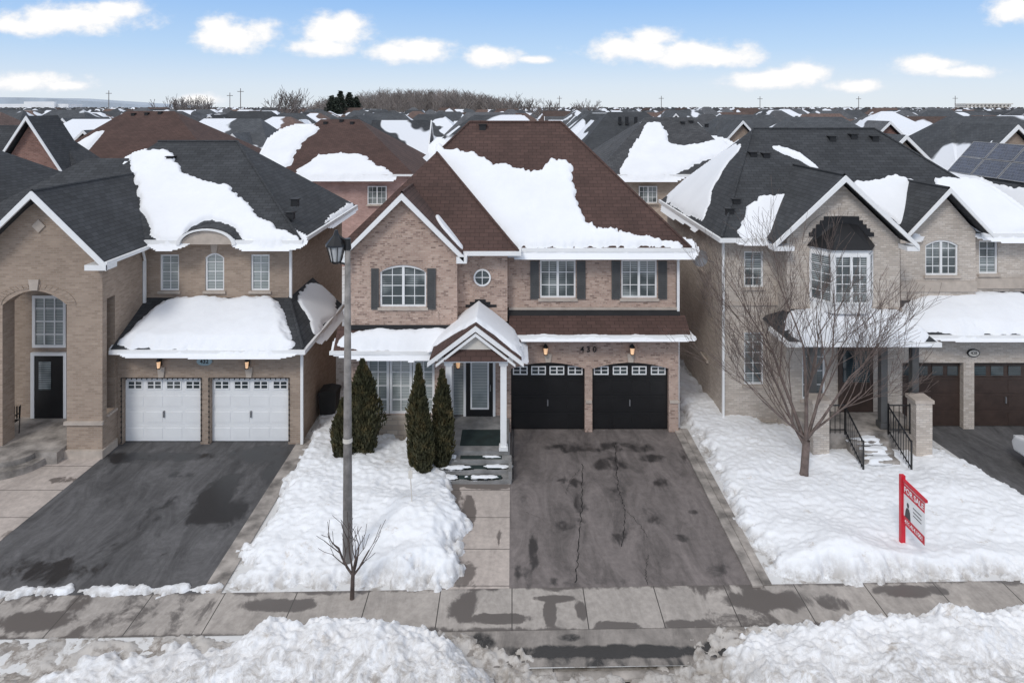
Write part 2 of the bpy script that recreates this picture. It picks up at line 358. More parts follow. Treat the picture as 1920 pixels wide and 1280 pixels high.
def field(name,poly,base,thick,edge,res,parent=None,mat='snow',wob=.06,wsc=1.5,lump=.3,lsc=.8,smooth_it=2,kind=None,label=None,hfun=None,drop=.06,fine=0,fsc=4,rimw=.3,soft=False,ridge=0,rsc=2.2):
    p=chaikin(poly,smooth_it) if smooth_it else poly
    A=np.array(p); x0,y0=A.min(0)-.25; x1,y1=A.max(0)+.25
    nx=int((x1-x0)/res)+2; ny=int((y1-y0)/res)+2
    X,Y=np.meshgrid(x0+np.arange(nx)*res,y0+np.arange(ny)*res); P=np.stack([X.ravel(),Y.ravel()],1)
    sd=sdf(P,p)
    keep=sd>-(2.2*res+wob*1.3)
    idx=-np.ones(len(P),int); ks=np.nonzero(keep)[0]; idx[ks]=np.arange(len(ks))
    vs=[]; rims=[]
    for k in ks:
        x,y=P[k]; s=sd[k]+wob*noise.noise(Vector((x*wsc,y*wsc,3.1)))+wob*.6*noise.noise(Vector((x*wsc*3,y*wsc*3,7.)))+wob*.25*noise.noise(Vector((x*wsc*8,y*wsc*8,2.)))
        b=base(x,y)
        rims.append(max(0.,min(1.,1-s/rimw)))
        if s<=0: z=b-drop*min(1,-s/res+.3)
        else:
            t=min(1,s/edge); pr=t*t*(3-2*t) if soft else math.sqrt(max(0,1-(1-t)**2))
            if soft: pr=.5*pr+.5*math.sqrt(max(0,1-(1-t)**2))
            l=1+lump*noise.noise(Vector((x*lsc,y*lsc,9.)))*2
            th=thick if hfun is None else hfun(x,y)
            z=b+th*pr*l+ (fine*pr*(noise.fractal(Vector((x*fsc,y*fsc,1.)),.9,2.,4)) if fine else 0)
            if ridge: z+=ridge*pr*(.5-abs(noise.noise(Vector((x*rsc,y*rsc,4.))))*2-.4*abs(noise.noise(Vector((x*rsc*2.7,y*rsc*2.7,6.)))))
        vs.append((x,y,z))
    K=keep.reshape(ny,nx); I=idx.reshape(ny,nx); fs=[]
    q=K[:-1,:-1]&K[1:,:-1]&K[:-1,1:]&K[1:,1:]
    for j,i in zip(*np.nonzero(q)): fs.append((I[j,i],I[j,i+1],I[j+1,i+1],I[j+1,i]))
    mb=MB(); mb.v=vs; mb.f=[tuple(int(a) for a in f) for f in fs]; mb.m=[0]*len(fs)
    o=mb.build(name,parent,[mat],smooth=True,uv=False,kind=kind,label=label)
    at=o.data.attributes.new('rim','FLOAT','POINT'); at.data.foreach_set('value',rims)
    return o
def paved(name,poly,z,res,mat,wets=(),extra=None):
    A,B,C,D=[Vector((*p,0)) for p in poly]
    nx=max(1,int((B-A).length/res)); ny=max(1,int((D-A).length/res)); mb=MB(); w=[]
    for j in range(ny+1):
        for i in range(nx+1):
            p=A.lerp(B,i/nx).lerp(D.lerp(C,i/nx),j/ny); mb.v.append((p.x,p.y,z)); s=0
            for (cx,cy,rx,ry,st) in wets:
                d=math.hypot((p.x-cx)/rx,(p.y-cy)/ry)
                if d<1.6: s=max(s,st*max(0,min(1,1.6-d)))
            if extra: s=max(s,extra(p.x,p.y))
            w.append(s)
    for j in range(ny):
        for i in range(nx): a=j*(nx+1)+i; mb.f.append((a,a+1,a+nx+2,a+nx+1)); mb.m.append(0)
    o=mb.build(name,None,[mat],kind='structure'); at=o.data.attributes.new('wet','FLOAT','POINT'); at.data.foreach_set('value',w); return o
def pw(l): return [(*ray(px,py,(0,0,0)),rx,ry,s) for px,py,rx,ry,s in l]
def plane(pl): return lambda x,y: pl[0]+pl[1]*x+pl[2]*y
def blob(cx,cy,rx,ry,seed,n=40):
    out=[]
    for i in range(n):
        t=2*math.pi*i/n; c,s=math.cos(t),math.sin(t)
        k=1+.5*noise.noise(Vector((c*1.5,s*1.5,seed)))+.35*noise.noise(Vector((c*4,s*4,seed+5)))
        out.append((cx+rx*c*k,cy+ry*s*k))
    return out
def text(name,body,size,mtx,mat,parent,ext=.003,bold=0):
    cu=bpy.data.curves.new('t','FONT'); cu.body=body; cu.size=size; cu.align_x='CENTER'; cu.align_y='CENTER'; cu.extrude=ext; cu.offset=bold
    t=bpy.data.objects.new('t',cu); COL.objects.link(t); bpy.context.view_layer.update()
    me=bpy.data.meshes.new_from_object(t.evaluated_get(bpy.context.evaluated_depsgraph_get()))
    bpy.data.objects.remove(t)
    me.transform(Matrix.Translation(-ORG[parent])@mtx); me.materials.clear(); me.materials.append(M[mat])
    o=bpy.data.objects.new(name,me); COL.objects.link(o); o.parent=parent; ORG[o]=ORG[parent]; return o
FRONT=lambda x,y,z: Matrix.Translation((x,y,z))@Matrix.Rotation(math.pi/2,4,'X')
def vents(parent,pts,pl):
    for px,py in pts:
        x,y=ray(px,py,pl); z=plane(pl)(x,y); mb=MB()
        mb.box(x-.12,x+.12,y-.1,y+.12,z-.12,z+.12); mb.box(x-.16,x+.16,y-.14,y+.16,z+.12,z+.15)
        mb.build('roof_vent',parent,['membrane'])
def lantern(parent,x,y,z,s=1):
    mb=MB(); mb.box(x-.05*s,x+.05*s,y-.03,y,z-.1,z+.12); mb.box(x-.03,x+.03,y-.14,y-.03,z+.08,z+.11)
    mb.tube((x,y-.14,z+.08),(x,y-.14,z+.2),.1*s,.02,6,0,True); mb.tube((x,y-.14,z-.16),(x,y-.14,z-.13),.05,.07,6,0,True)
    o=mb.build('wall_lantern',parent,['black']); g_=MB(); g_.tube((x,y-.14,z-.13),(x,y-.14,z+.08),.05*s,.075*s,6,0,True); g_.build('lamp_glass',o,['warm'])
def garage_door(parent,x0,x1,z1,y,mat,frame='white',arch=0,wz=None,nw=4,label=None,lites=True):
    mb=MB(); mb.box(x0,x1,y,y+.05,0.02,z1)
    nsec=4; sh=(z1-.02)/nsec; npn=4 if lites else 2
    for s in range(nsec):
        za=.02+s*sh
        mb.box(x0,x1,y-.012,y,za+.012,za+sh-.006)
        if s==nsec-1 and lites: continue
        for k in range(npn):
            a=x0+(x1-x0)*(k+.08)/npn; b=x0+(x1-x0)*(k+.92)/npn
            mb.box(a,b,y-.022,y-.012,za+.09,za+sh-.09)
    mb.box((x0+x1)/2-.02,(x0+x1)/2+.02,y-.06,y-.012,.78,.98,1)
    d=mb.build('garage_door',parent,[mat,'steel'],label=label)
    if lites:
        zc=z1-sh*.5-arch*.5 if wz is None else wz
        for k in range(nw):
            cx=x0+(x1-x0)*(k+.5)/nw; w=.24; h=.14
            wb=MB(); wb.box(cx-w+.03,cx+w-.03,y-.016,y-.013,zc-h+.03,zc+h-.03); wo=wb.build('window',d,['glassd'])
            fb=MB(); yy=y-.035; e=y-.0125
            fb.box(cx-w,cx+w,yy,e,zc-h,zc-h+.035); fb.box(cx-w,cx+w,yy,e,zc+h-.035,zc+h); fb.box(cx-w,cx-w+.035,yy,e,zc-h+.035,zc+h-.035); fb.box(cx+w-.035,cx+w,yy,e,zc-h+.035,zc+h-.035)
            fb.box(cx-.02,cx+.02,yy,e,zc-h+.035,zc+h-.035); fb.box(cx-w+.035,cx+w-.035,yy+.004,e,zc-.01,zc+.01)
            fb.build('window_frame',d,[frame])
    return d
# ================================================================ GROUND
mb=MB(); mb.face([(-3000,-200,-.14),(3000,-200,-.14),(3000,6000,-.14),(-3000,6000,-.14)]); mb.build('ground',None,['ground'],kind='structure')
SK=.022
def yl(x,y): return y+SK*x
mb=MB(); mb.face([(-60,yl(-60,12.8),0),(60,yl(60,12.8),0),(60,60,0),(-60,60,0)]); mb.build('yard',None,['ground'],kind='structure')
mb=MB(); mb.face([(-80,yl(-80,12.65),-.12),(80,yl(80,12.65),-.12),(80,2,-.12),(-80,2,-.12)][::-1]); mb.build('road',None,['road'],kind='structure')
mb=MB()
for a,b,t in ((-60,-1.0,0.02),(-1.0,4.3,-.07),(4.3,60,.02)):
    mb.face([(a,yl(a,12.6),t),(b,yl(b,12.6),t),(b,yl(b,12.8),t+.001),(a,yl(a,12.8),t+.001)]); mb.face([(a,yl(a,12.6),-.13),(b,yl(b,12.6),-.13),(b,yl(b,12.6),t),(a,yl(a,12.6),t)])
mb.build('kerb',None,['curb'],kind='structure')
def swet(x,y):
    yy=y-SK*x; e=min(yy-13.72,14.92-yy); s=.42*max(0,1-e/.22)
    if x<-6.2: s=max(s,.28)
    if 3.9<x<5.5: s=max(s,.35*(1-e))
    return s
paved('sidewalk',[(-20,yl(-20,13.72)),(20,yl(20,13.72)),(20,yl(20,14.92)),(-20,yl(-20,14.92))],.012,.07,'conc',pw([(1030,1150,.12,.35,.6),(1090,1145,.12,.32,.6),(1040,1122,.5,.1,.5),(930,1160,.7,.14,.6),(870,1135,.3,.4,.6),(1440,1125,.9,.3,.6),(60,1165,.8,.3,.6),(530,1135,.7,.2,.6),(1700,1108,.9,.2,.55),(1290,1170,.6,.12,.5),(1160,1172,.5,.1,.5),(1560,1130,.3,.3,.5),(250,1150,.4,.3,.4)]),swet)
def crack(mb,pts,w,z,m,seed):
    P=[]; rr=random.Random(seed)
    for a,b in zip(pts,pts[1:]):
        for k in range(16):
            t=k/16; P.append((a[0]+(b[0]-a[0])*t+rr.uniform(-.03,.03),a[1]+(b[1]-a[1])*t))
    for a,b in zip(P,P[1:]):
        ww=w*rr.uniform(.3,1.1); mb.face([(a[0]-ww,a[1],z),(a[0]+ww,a[1],z),(b[0]+ww,b[1],z),(b[0]-ww,b[1],z)],m)
DW=pw([(1100,838,1.4,.35,.55),(1140,870,.6,.5,.5),(1070,905,.35,.3,.5),(1215,965,.35,.45,.55),(1160,1000,.22,.6,.45),(1245,905,.3,.3,.45),(985,1085,.25,.6,.5),(1000,1040,.12,.6,.65),(1060,985,.3,.25,.5),(1280,1010,.2,.2,.45),(1340,1070,.3,.25,.5),(1190,840,.9,.35,.5),(1092,960,.2,1.6,.38),(1165,940,.22,1.5,.36),(1300,960,.2,.12,.45),(980,900,.2,1.5,.3),(1100,1090,1.6,.15,.4),(1225,860,.5,.3,.6),(1270,850,.4,.5,.4)])
paved('driveway',[(-.06,14.86),(5.27,15.0),(5.27,22.3),(-.06,22.3)],.0065,.07,'asphA',DW)
for i,(c_,w_) in enumerate([([(1092,870),(1091,950),(1086,1020),(1078,1098)],.013),([(1153,830),(1156,880),(1160,920),(1172,960),(1166,1030)],.012),([(1216,1040),(1210,1070),(1213,1098)],.007),([(1178,960),(1200,985),(1216,1010)],.007),([(1086,880),(1070,900),(1060,930)],.006),([(985,960),(1020,975),(1060,980)],.005)]):
    mb=MB(); crack(mb,pp(c_),w_,.013,0,i+1); mb.build('driveway_crack',None,['crack'],kind='structure')
paved('driveway',[(-12.5,14.6),(-6.72,14.76),(-6.72,21.5),(-12.3,21.5)],.006,.08,'asphB',pw([(405,930,.5,1.0,.8),(430,960,.5,.6,.75),(375,970,.35,.35,.6),(100,1070,1.3,.5,.55),(300,856,1.8,.25,.6),(490,852,.8,.6,.65),(240,860,.7,.3,.55),(240,1000,.25,1.4,.38),(330,930,.2,1.6,.38),(520,880,.4,.9,.45),(180,1040,.15,.6,.5),(300,1050,.12,.5,.45),(340,890,.4,.2,.5)]))
paved('driveway',[(13.9,15.25),(19.5,15.35),(18.2,22.6),(13.2,22.6)],.006,.15,'asphB')
paved('walkway',[(-1.75,14.88),(-.06,14.9),(-.06,19.3),(-1.9,19.3)],.009,.06,'walk',pw([(870,1080,.3,.5,.5),(880,960,.2,.9,.55),(900,910,.8,.2,.6),(940,1010,.1,.4,.35)]),lambda x,y:.45*max(0,1-(x+1.45)/.35))
paved('walkway',[(-16.5,14.6),(-12.47,14.66),(-12.28,20.5),(-16.5,20.5)],.009,.1,'walk',pw([(40,1000,.6,.4,.5),(120,900,.5,.2,.4)]))
mb=MB(); mb.box(5.27,5.5,14.95,22.3,-.05,.05); mb.box(5.52,5.72,15.0,22.3,-.05,.03); mb.build('driveway_kerb',None,['curb'],kind='structure'); mb=MB(); mb.box(-6.72,-6.3,14.8,21.6,-.05,.04); mb.build('driveway_kerb',None,['curb'],kind='structure')
paved('apron',[(-1.2,12.8),(4.7,12.9),(4.7,13.86),(-1.2,13.72)],.005,.05,'apron',[(2.2,13.2,2.4,.16,.62),(.6,13.18,.7,.15,.6),(4.1,13.25,.5,.25,.6),(1.2,13.55,.3,.12,.5),(-.6,13.4,.3,.25,.5)],lambda x,y:.3 if y<13.02 else .05)
# lawn snow
def hl(x,y):
    return .24+.44*math.exp(-((x+2.3)**2/.8+(y-16.7)**2/2.0))+.14*math.exp(-((x+4.6)**2/1.2+(y-17.5)**2/3))+.08*math.exp(-((x+3)**2/2.5+(y-15.3)**2/.12))
LSN=dict(mat='lsnow',kind='structure',smooth_it=1,soft=True)
field('snow',[(-6.45,32),(-6.35,22),(-6.35,19),(-6.1,16.9),(-6.4,16.2),(-6.0,15.5),(-6.1,14.95),(-4,14.93),(-2,14.95),(-1.25,14.93),(-1.2,15.6),(-1.4,16.0),(-1.0,16.9),(-1.25,17.6),(-1.45,17.9),(-1.75,18.5),(-1.5,18.8),(-1.85,19.3),(-2.1,20.2),(-2.1,21.5),(-5.25,21.6),(-5.3,32)],lambda x,y:0,.3,.32,.042,hfun=hl,lump=.2,lsc=1.0,wob=.26,wsc=2.1,fine=.038,fsc=6.5,rimw=.3,ridge=.03,rsc=1.6,**LSN)
def hr(x,y):
    return .22+.26*math.exp(-((x-7.6)**2/1.6+(y-16)**2/.6))+.1*math.exp(-((x-12)**2/2+(y-18)**2/2))-.05*math.exp(-((x-8)**2/.6+(y-19.2)**2/.6))+.08*math.exp(-((y-15.6)**2/.12))
field('snow',[(5.7,32),(5.85,22),(5.95,20),(5.85,18.5),(5.6,17.3),(6.0,16.2),(5.75,15.12),(8,15.17),(11,15.22),(14,15.27),(14.3,16),(13.9,18),(13.3,20.3),(12.6,22),(7.1,22.6),(6.95,32)],lambda x,y:0,.3,.34,.046,hfun=hr,lump=.2,lsc=.9,wob=.26,wsc=1.9,fine=.034,fsc=6.5,rimw=.3,ridge=.025,rsc=1.5,**LSN)
field('snow',[(-13,14.62),(-10,14.68),(-8,14.72),(-6.5,14.78),(-6.3,15.0),(-8,14.95),(-9.5,14.98),(-11,14.86),(-13,14.8)],lambda x,y:0,.09,.1,.035,wob=.22,wsc=2.5,fine=.03,**LSN)
field('snow',[(-20,14.7),(-15.9,14.7),(-15.6,17),(-15.3,18.3),(-16.5,19.4),(-20,19.5)],lambda x,y:0,.3,.4,.08,fine=.03,**LSN)
# snow banks beside the road
def hb(x,y): return .62+.16*math.exp(-((x+3.4)**2/2.5+(y-12.9)**2/.5))
BK=dict(mat='dsnow',kind='structure',smooth_it=1,soft=True)
field('snow_bank',[(-6.7,11.3),(-6.5,12.6),(-5.6,13.2),(-4.6,13.65),(-3.2,13.85),(-1.7,13.7),(-1.2,13.3),(-.75,12.85),(-.3,12.5),(-.2,11.2)],lambda x,y:-.05,.7,.75,.026,hfun=hb,lump=.12,lsc=1.4,wob=.22,wsc=1.8,fine=.06,fsc=7,ridge=.06,rsc=1.9,rimw=.45,**BK)
field('snow_bank',[(-9.0,11.2),(-9.0,12.2),(-8.4,13.0),(-6.8,13.3),(-5.2,13.35),(-5.0,11.2)],lambda x,y:-.05,.26,.5,.03,lump=.3,lsc=1.6,wob=.3,wsc=2,fine=.06,fsc=6,ridge=.06,rimw=.5,**BK)
def hb2(x,y): return .44+.07*math.sin(x*.9)+.015*x
field('snow_bank',[(4.0,11.2),(4.1,12.5),(3.9,13.05),(4.6,13.5),(5.4,13.85),(7,14.0),(9,14.05),(12,14.1),(15,14.15),(15,11.2)],lambda x,y:-.05,.5,.7,.028,hfun=hb2,lump=.16,lsc=1.1,wob=.26,wsc=1.8,fine=.055,fsc=7,ridge=.055,rsc=1.8,rimw=.45,**BK)
SL=dict(mat='slush',kind='structure',smooth_it=0,soft=True)
field('slush',[(-14,10.8),(-14,12.55),(-8,12.75),(-3,12.8),(0,12.62),(2,12.66),(5,12.85),(14,13.0),(14,10.8)],lambda x,y:-.06 if y>12.55+SK*x else -.135,.05,.2,.035,lump=1.6,lsc=2.6,wob=.3,wsc=2,fine=.07,fsc=3,**SL)
field('slush',[(-14,12.3),(-14,13.3),(-10,13.42),(-8.2,13.5),(-6.5,13.6),(-5,13.5),(-6,12.3)],lambda x,y:-.005,.04,.2,.035,lump=1.4,lsc=2.0,wob=.3,wsc=2.4,fine=.05,**SL)
field('slush',[(-1.7,12.6),(-1.5,13.65),(-.7,13.5),(-.1,13.2),(.5,12.98),(.3,12.6)],lambda x,y:0,.06,.2,.028,lump=1.0,lsc=3,wob=.28,wsc=3,fine=.05,**SL)
field('slush',[(3.3,12.75),(3.6,13.2),(4.1,13.7),(5.1,13.95),(4.9,12.9)],lambda x,y:0,.08,.2,.028,lump=1.0,lsc=3,wob=.28,wsc=3,fine=.05,**SL)
field('slush',[(5,13.7),(7,13.9),(14,14.05),(14,13.7),(5,13.4)],lambda x,y:.01,.05,.15,.035,lump=.8,lsc=3,wob=.2,wsc=3,fine=.04,**SL)
# ================================================================ MAIN HOUSE
hs=thing('house','two-storey tan-pink brick house with brown shingle roof and black garage doors','house',(0,22.1,0))
w=MB()
w.box(-5.2,5.38,22.7,32.6,0,5.9)
LW=[(-4.6,-2.45,.80,2.55)]
GY=21.5
panel(w,-5.25,-2.0,.75,3.4,21.6,LW); w.face([(-5.25,21.6,0),(-5.25,22.7,0),(-5.25,22.7,3.4),(-5.25,21.6,3.4)]); w.face([(-2,21.6,.75),(-2,22.3,.75),(-2,22.3,3.4),(-2,21.6,3.4)])
w.box(-5.3,-1.98,21.55,22.6,0,.74,1)
w.face([(-2.0,22.3,.4),(-.17,22.3,.4),(-.17,22.3,3.6),(-2.0,22.3,3.6)],0)
GD=[(-.03,2.36,0.0,2.25),(2.6,5.08,0.0,2.25)]
panel(w,-.17,5.39,0,3.5,22.1,GD,.3)
for o in GD: spandrel(w,o[0],o[1],2.25,.2,22.1,.2)
w.face([(-.17,22.1,0),(-.17,22.7,0),(-.17,22.7,3.5),(-.17,22.1,3.5)]); w.face([(5.39,22.1,0),(5.39,22.7,0),(5.39,22.7,3.5),(5.39,22.1,3.5)])
UW=[(-4.16,-2.7,4.22,5.54)]
panel(w,-5.1,-1.73,3.3,5.95,GY,UW); spandrel(w,-4.16,-2.7,5.54,.18,GY)
w.face([(-5.1,GY,5.95),(-1.73,GY,5.95),(-3.42,GY,7.7)]); 
for x in (-5.1,-1.73): w.face([(x,GY,3.3),(x,22.7,3.3),(x,22.7,5.95),(x,GY,5.95)])
w.face([(-1.73,22.05,3.6),(-.15,22.05,3.6),(-.15,22.05,5.95),(-1.73,22.05,5.95)]); w.face([(-.15,22.05,3.6),(-.15,22.7,3.6),(-.15,22.7,5.95),(-.15,22.05,5.95)])
RW=[(.92,2.1,4.22,5.48),(3.6,4.78,4.22,5.48)]
panel(w,-.15,5.4,3.92,5.92,22.5,RW); w.face([(5.4,22.5,3.5),(5.4,22.7,3.5),(5.4,22.7,5.9),(5.4,22.5,5.9)])
w.build('wall',hs,['brickA','stone'])
t=MB()
t.box(-.1,5.43,22.44,22.5,3.84,3.93)
for o in GD: t.prism([((o[0]+o[1])/2-.08,2.27),((o[0]+o[1])/2+.08,2.27),((o[0]+o[1])/2+.12,2.55),((o[0]+o[1])/2-.12,2.55)],'y',22.05,22.097)
t.box(-5.32,-2.02,21.53,21.597,.74,.79)
t.box(5.1,5.41,22.05,22.097,.95,1.05); t.box(2.38,2.58,22.05,22.097,.95,1.05)
t.each('stone_trim',hs,['stonetrim'])
arc=MB()
for i in range(20):
    a0=math.pi*.18+math.pi*.64*i/20; a1=math.pi*.18+math.pi*.64*(i+.92)/20
    c=(-3.43,4.80)
    arc.prism([(c[0]+.9*math.cos(a0),c[1]+.62*math.sin(a0)+.14),(c[0]+.9*math.cos(a1),c[1]+.62*math.sin(a1)+.14),(c[0]+.98*math.cos(a1),c[1]+.78*math.sin(a1)+.14),(c[0]+.98*math.cos(a0),c[1]+.78*math.sin(a0)+.14)],'y',GY-.012,GY-.003)
arc.build('brick_arch',hs,['brickA'])
window(hs,*UW[0],GY,2,4,(.5,),arch=.18); 
for o in RW: window(hs,*o,22.5,2,3,(.5,))
for a,b in ((-4.6,-3.9),(-3.88,-3.17),(-3.15,-2.45)): window(hs,a,b,.8,2.55,21.6,2,4,glass='glassb',fw=.08,mw=.016)
def shutter(x0,x1,z0,z1,y):
    mb=MB(); mb.box(x0,x1,y-.03,y-.003,z0,z1); f=.04
    mb.box(x0,x0+f,y-.05,y-.03,z0,z1); mb.box(x1-f,x1,y-.05,y-.03,z0,z1); mb.box(x0+f,x1-f,y-.05,y-.03,z0,z0+f); mb.box(x0+f,x1-f,y-.05,y-.03,z1-f,z1)
    z=z0+.08
    while z<z1-.08: mb.box(x0+f,x1-f,y-.045,y-.03,z,z+.03); z+=.06
    mb.build('shutter',hs,['shutter'])
for a,b,c,d,y in ((-4.43,-4.19,4.16,5.44,GY),(-2.67,-2.4,4.16,5.44,GY),(.6,.89,4.2,5.45,22.5),(2.13,2.42,4.2,5.45,22.5),(3.28,3.57,4.2,5.45,22.5),(4.81,5.1,4.2,5.45,22.5)): shutter(a,b,c,d,y)
mb=MB(); n=28; c=(-.96,5.02)
mb.face([(c[0]+.25*math.cos(2*math.pi*i/n),22.035,c[1]+.25*math.sin(2*math.pi*i/n)) for i in range(n)]); rw=mb.build('window',hs,['glassd'],label='round window with white ring frame')
fb=MB()
for i in range(n):
    a,b=2*math.pi*i/n,2*math.pi*(i+1)/n
    fb.prism([(c[0]+r_*math.cos(t_),c[1]+r_*math.sin(t_)) for r_,t_ in ((.23,a),(.28,a),(.28,b),(.23,b))],'y',21.99,22.045)
fb.box(c[0]-.012,c[0]+.012,22.01,22.034,c[1]-.23,c[1]+.23); fb.box(c[0]-.23,c[0]+.23,22.012,22.033,c[1]-.012,c[1]+.012); fb.build('frame',rw,['white'])
rb=MB()
for i in range(n):
    a,b=2*math.pi*i/n,2*math.pi*(i+.9)/n
    rb.prism([(c[0]+r_*math.cos(t_),c[1]+r_*math.sin(t_)) for r_,t_ in ((.285,a),(.43,a),(.43,b),(.285,b))],'y',22.035,22.047)
rb.build('brick_ring',hs,['brickA'])
for o in GD: garage_door(hs,o[0],o[1],2.24,22.3,'black',arch=.2,wz=1.93)
lantern(hs,1.08,22.05,2.72); lantern(hs,3.86,22.05,2.72)
for k,ch_ in enumerate('430'): text('house_number',ch_,.26,FRONT(2.27+.2*k,22.07,2.68),'black',hs,.012,.002)
r=MB()
hip(r,-5.6,5.8,22.1,32.9,5.95,-1.62,1.86,26.07,9.93)
hip(r,-5.63,.2,21.55,30,5.96,-2.72,-2.70,24.47,8.88,ry1=25.8)
r.prism(chevron(-3.42,1.87,7.86,5.99,.08),'y',21.2,23.7)
r.prism([(21.0,3.02),(21.59,3.595),(21.59,3.45),(21.0,2.93)],'x',-5.5,-2.1)
r.prism([(21.55,3.32),(22.3,3.72),(22.3,3.5),(21.55,3.2)],'x',-.1,5.65)
r.prism(chevron(-1.06,1.34,4.2,3.2,.1),'y',19.86,22.2)
r.build('roof',hs,['shBrown'])
rc=MB()
for a,b in (((-5.6,22.1,5.97),(-1.62,26.07,9.95)),((5.8,22.1,5.97),(1.86,26.07,9.95)),((-1.62,26.07,9.95),(1.86,26.07,9.95)),((.2,21.55,5.98),(-2.7,24.47,8.9)),((-3.42,21.2,7.87),(-3.42,23.5,7.87))): rc.tube(a,b,.045,.045,6)
rc.build('ridge_cap',hs,['shBrown'])
fl=MB(); fl.prism([(22.28,3.72),(22.5,3.9),(22.5,3.7),(22.28,3.6)],'x',-.14,5.5)
fl.box(-5.1,-1.74,GY-.04,GY-.003,3.52,3.66)
for k,(a,b,z0) in enumerate(((-1.5,-.5,4.06),(-1.36,-.7,4.15),(-1.2,-.85,4.23))): fl.box(a,b,22.03,22.047,z0,z0+.08)
fl.build('flashing',hs,['membrane'])
f=MB()
gutter(f,.2,5.8,22.1,32.9,5.95,sides='r'); f.box(.1,5.89,22.01,22.095,5.84,5.96)
f.box(-1.53,.29,21.46,21.545,5.84,5.97); f.box(.205,.29,21.55,22.0,5.84,5.97); gutter(f,-5.6,-5.5,21.6,32,5.95,sides='l')
f.prism(chevron(-3.42,1.93,7.85,5.90,.17),'y',21.1,21.19); f.box(-5.45,-5.12,21.1,21.5,5.68,5.88); f.box(-1.72,-1.4,21.1,21.5,5.68,5.88)
f.box(-5.6,-2.1,20.92,20.995,2.92,3.03); f.box(-.15,5.72,21.47,21.545,3.2,3.33); f.box(5.65,5.72,21.55,22.4,3.2,3.33)
f.prism(chevron(-1.06,1.40,4.16,3.1,.12),'y',19.78,19.855)
f.prism(chevron(-1.06,1.16,3.95,3.04,.08),'y',19.83,19.9)
f.build('fascia',hs,['white'])
ds=MB(); ds.box(5.42,5.5,22.4,22.48,0,5.8); ds.build('downspout',hs,['white'])
p=MB()
p.box(-2.0,-.1,20.0,22.3,0,.45,0); 
for k in range(3): p.box(-1.95,-.02,19.68-.32*k,20.0-.32*k,0,.34-.115*k,0)
p.box(-.1,-.0,19.1,20.0,0,.3,0)
p.build('porch',hs,['stepc'])
p=MB(); p.box(-1.55,-.35,20.3,21.3,.452,.462); p.build('door_mat',hs,['mat'])
for k in range(3): p=MB(); p.box(-1.5,-.3,19.75-.32*k,19.94-.32*k,.342-.115*k,.352-.115*k); p.build('stair_mat',hs,['mat'])
for k,(bx,by,bw_,bh_,bz) in enumerate([(-1.75,19.86,.2,.1,.345),(-.45,19.55,.35,.07,.235),(-1.6,19.5,.35,.09,.235),(-.8,19.2,.5,.07,.12),(-1.75,19.2,.2,.1,.12),(-.6,19.86,.25,.05,.345)]): field('step_snow',blob(bx,by,bw_,bh_,k*2.),lambda x,y,bz=bz:bz,.04,.05,.02,hs,'snow',wob=.04,smooth_it=0,drop=.01)
rl=MB()
for a in (0,1,2,3,4,5): y_=19.15+a*.17; rl.tube((.03,y_,.1),(.03,y_,.75+a*.05),.012,.012,5)
rl.tube((.03,19.1,.75),(.03,20.05,1.05),.02,.02,6); rl.build('railing',hs,['black'])
for x in (-1.86,-.25):
    c=MB(); c.box(x-.09,x+.09,20.02,20.2,.55,2.95); c.box(x-.13,x+.13,19.98,20.24,.45,.56); c.box(x-.13,x+.13,19.98,20.24,2.95,3.04); c.build('column',hs,['white'])
p=MB(); p.box(-2.15,.03,19.98,20.2,3.04,3.2,0); p.prism([(-1.95,3.2),(-.17,3.2),(-1.06,3.86)],'y',20.0,20.1,1); p.prism([(19.8,3.14),(20.0,3.42),(20.0,3.14)],'x',-1.98,-.14,2)
p.box(-.1,-.02,20.2,22.2,3.04,3.2,0); p.box(-2.15,-2.05,20.2,21.6,3.04,3.2,0)
p.build('porch_gable',hs,['white','offwhite','shBrown'])
d=MB(); d.box(-1.5,-.62,22.22,22.28,.46,2.5); dr=d.build('door',hs,['black'])
q=MB(); q.box(-1.3,-.8,22.2,22.218,.75,2.3); q.build('door_glass',dr,['glassb']); q=MB(); q.box(-1.35,-1.3,22.18,22.219,.7,2.35); q.box(-.8,-.75,22.18,22.219,.7,2.35); q.box(-1.3,-.8,22.18,22.219,.7,.75); q.box(-1.3,-.8,22.18,22.219,2.3,2.35); q.build('door_trim',dr,['white'])
q=MB(); q.box(-.72,-.69,22.14,22.22,1.3,1.5); q.build('handle',dr,['steel'])
q=MB(); q.box(-1.58,-1.5,22.2,22.29,.46,2.6); q.box(-.62,-.54,22.2,22.29,.46,2.6); q.box(-1.5,-.62,22.2,22.29,2.5,2.6); q.box(-1.98,-1.9,22.2,22.29,.46,2.6); q.box(-1.9,-1.58,22.2,22.29,2.5,2.6); q.build('door_frame',hs,['white'])
q=MB(); q.box(-1.9,-1.58,22.23,22.29,.5,2.5); q.build('sidelight',hs,['glassb'])
lantern(hs,-1.75,22.28,2.2)
P1=(5.95-22.1,0,1.0)
field('roof_snow',pp([(815,262),(845,285),(880,285),(920,303),(975,322),(1012,326),(1020,305),(1050,301),(1076,316),(1072,348),(1084,375),(1092,400),(1110,425),(1150,436),(1200,440),(1250,452),(1296,462),(1292,466),(1200,464),(1100,464),(1020,465),(955,465),(940,440),(880,380),(820,310)],P1),plane(P1),.13,.16,.05,hs,'rsnow',wob=.14,wsc=2.2,lump=.2,smooth_it=1,fine=.012)
P3=(7.86-3.42,-1.0,0)
field('roof_snow',pp([(812,398),(845,415),(872,442),(886,468),(884,474),(868,470),(845,445),(824,422)],P3),plane(P3),.1,.1,.035,hs,'rsnow',wob=.05)
PL=(3.02-21*.974,0,.974)
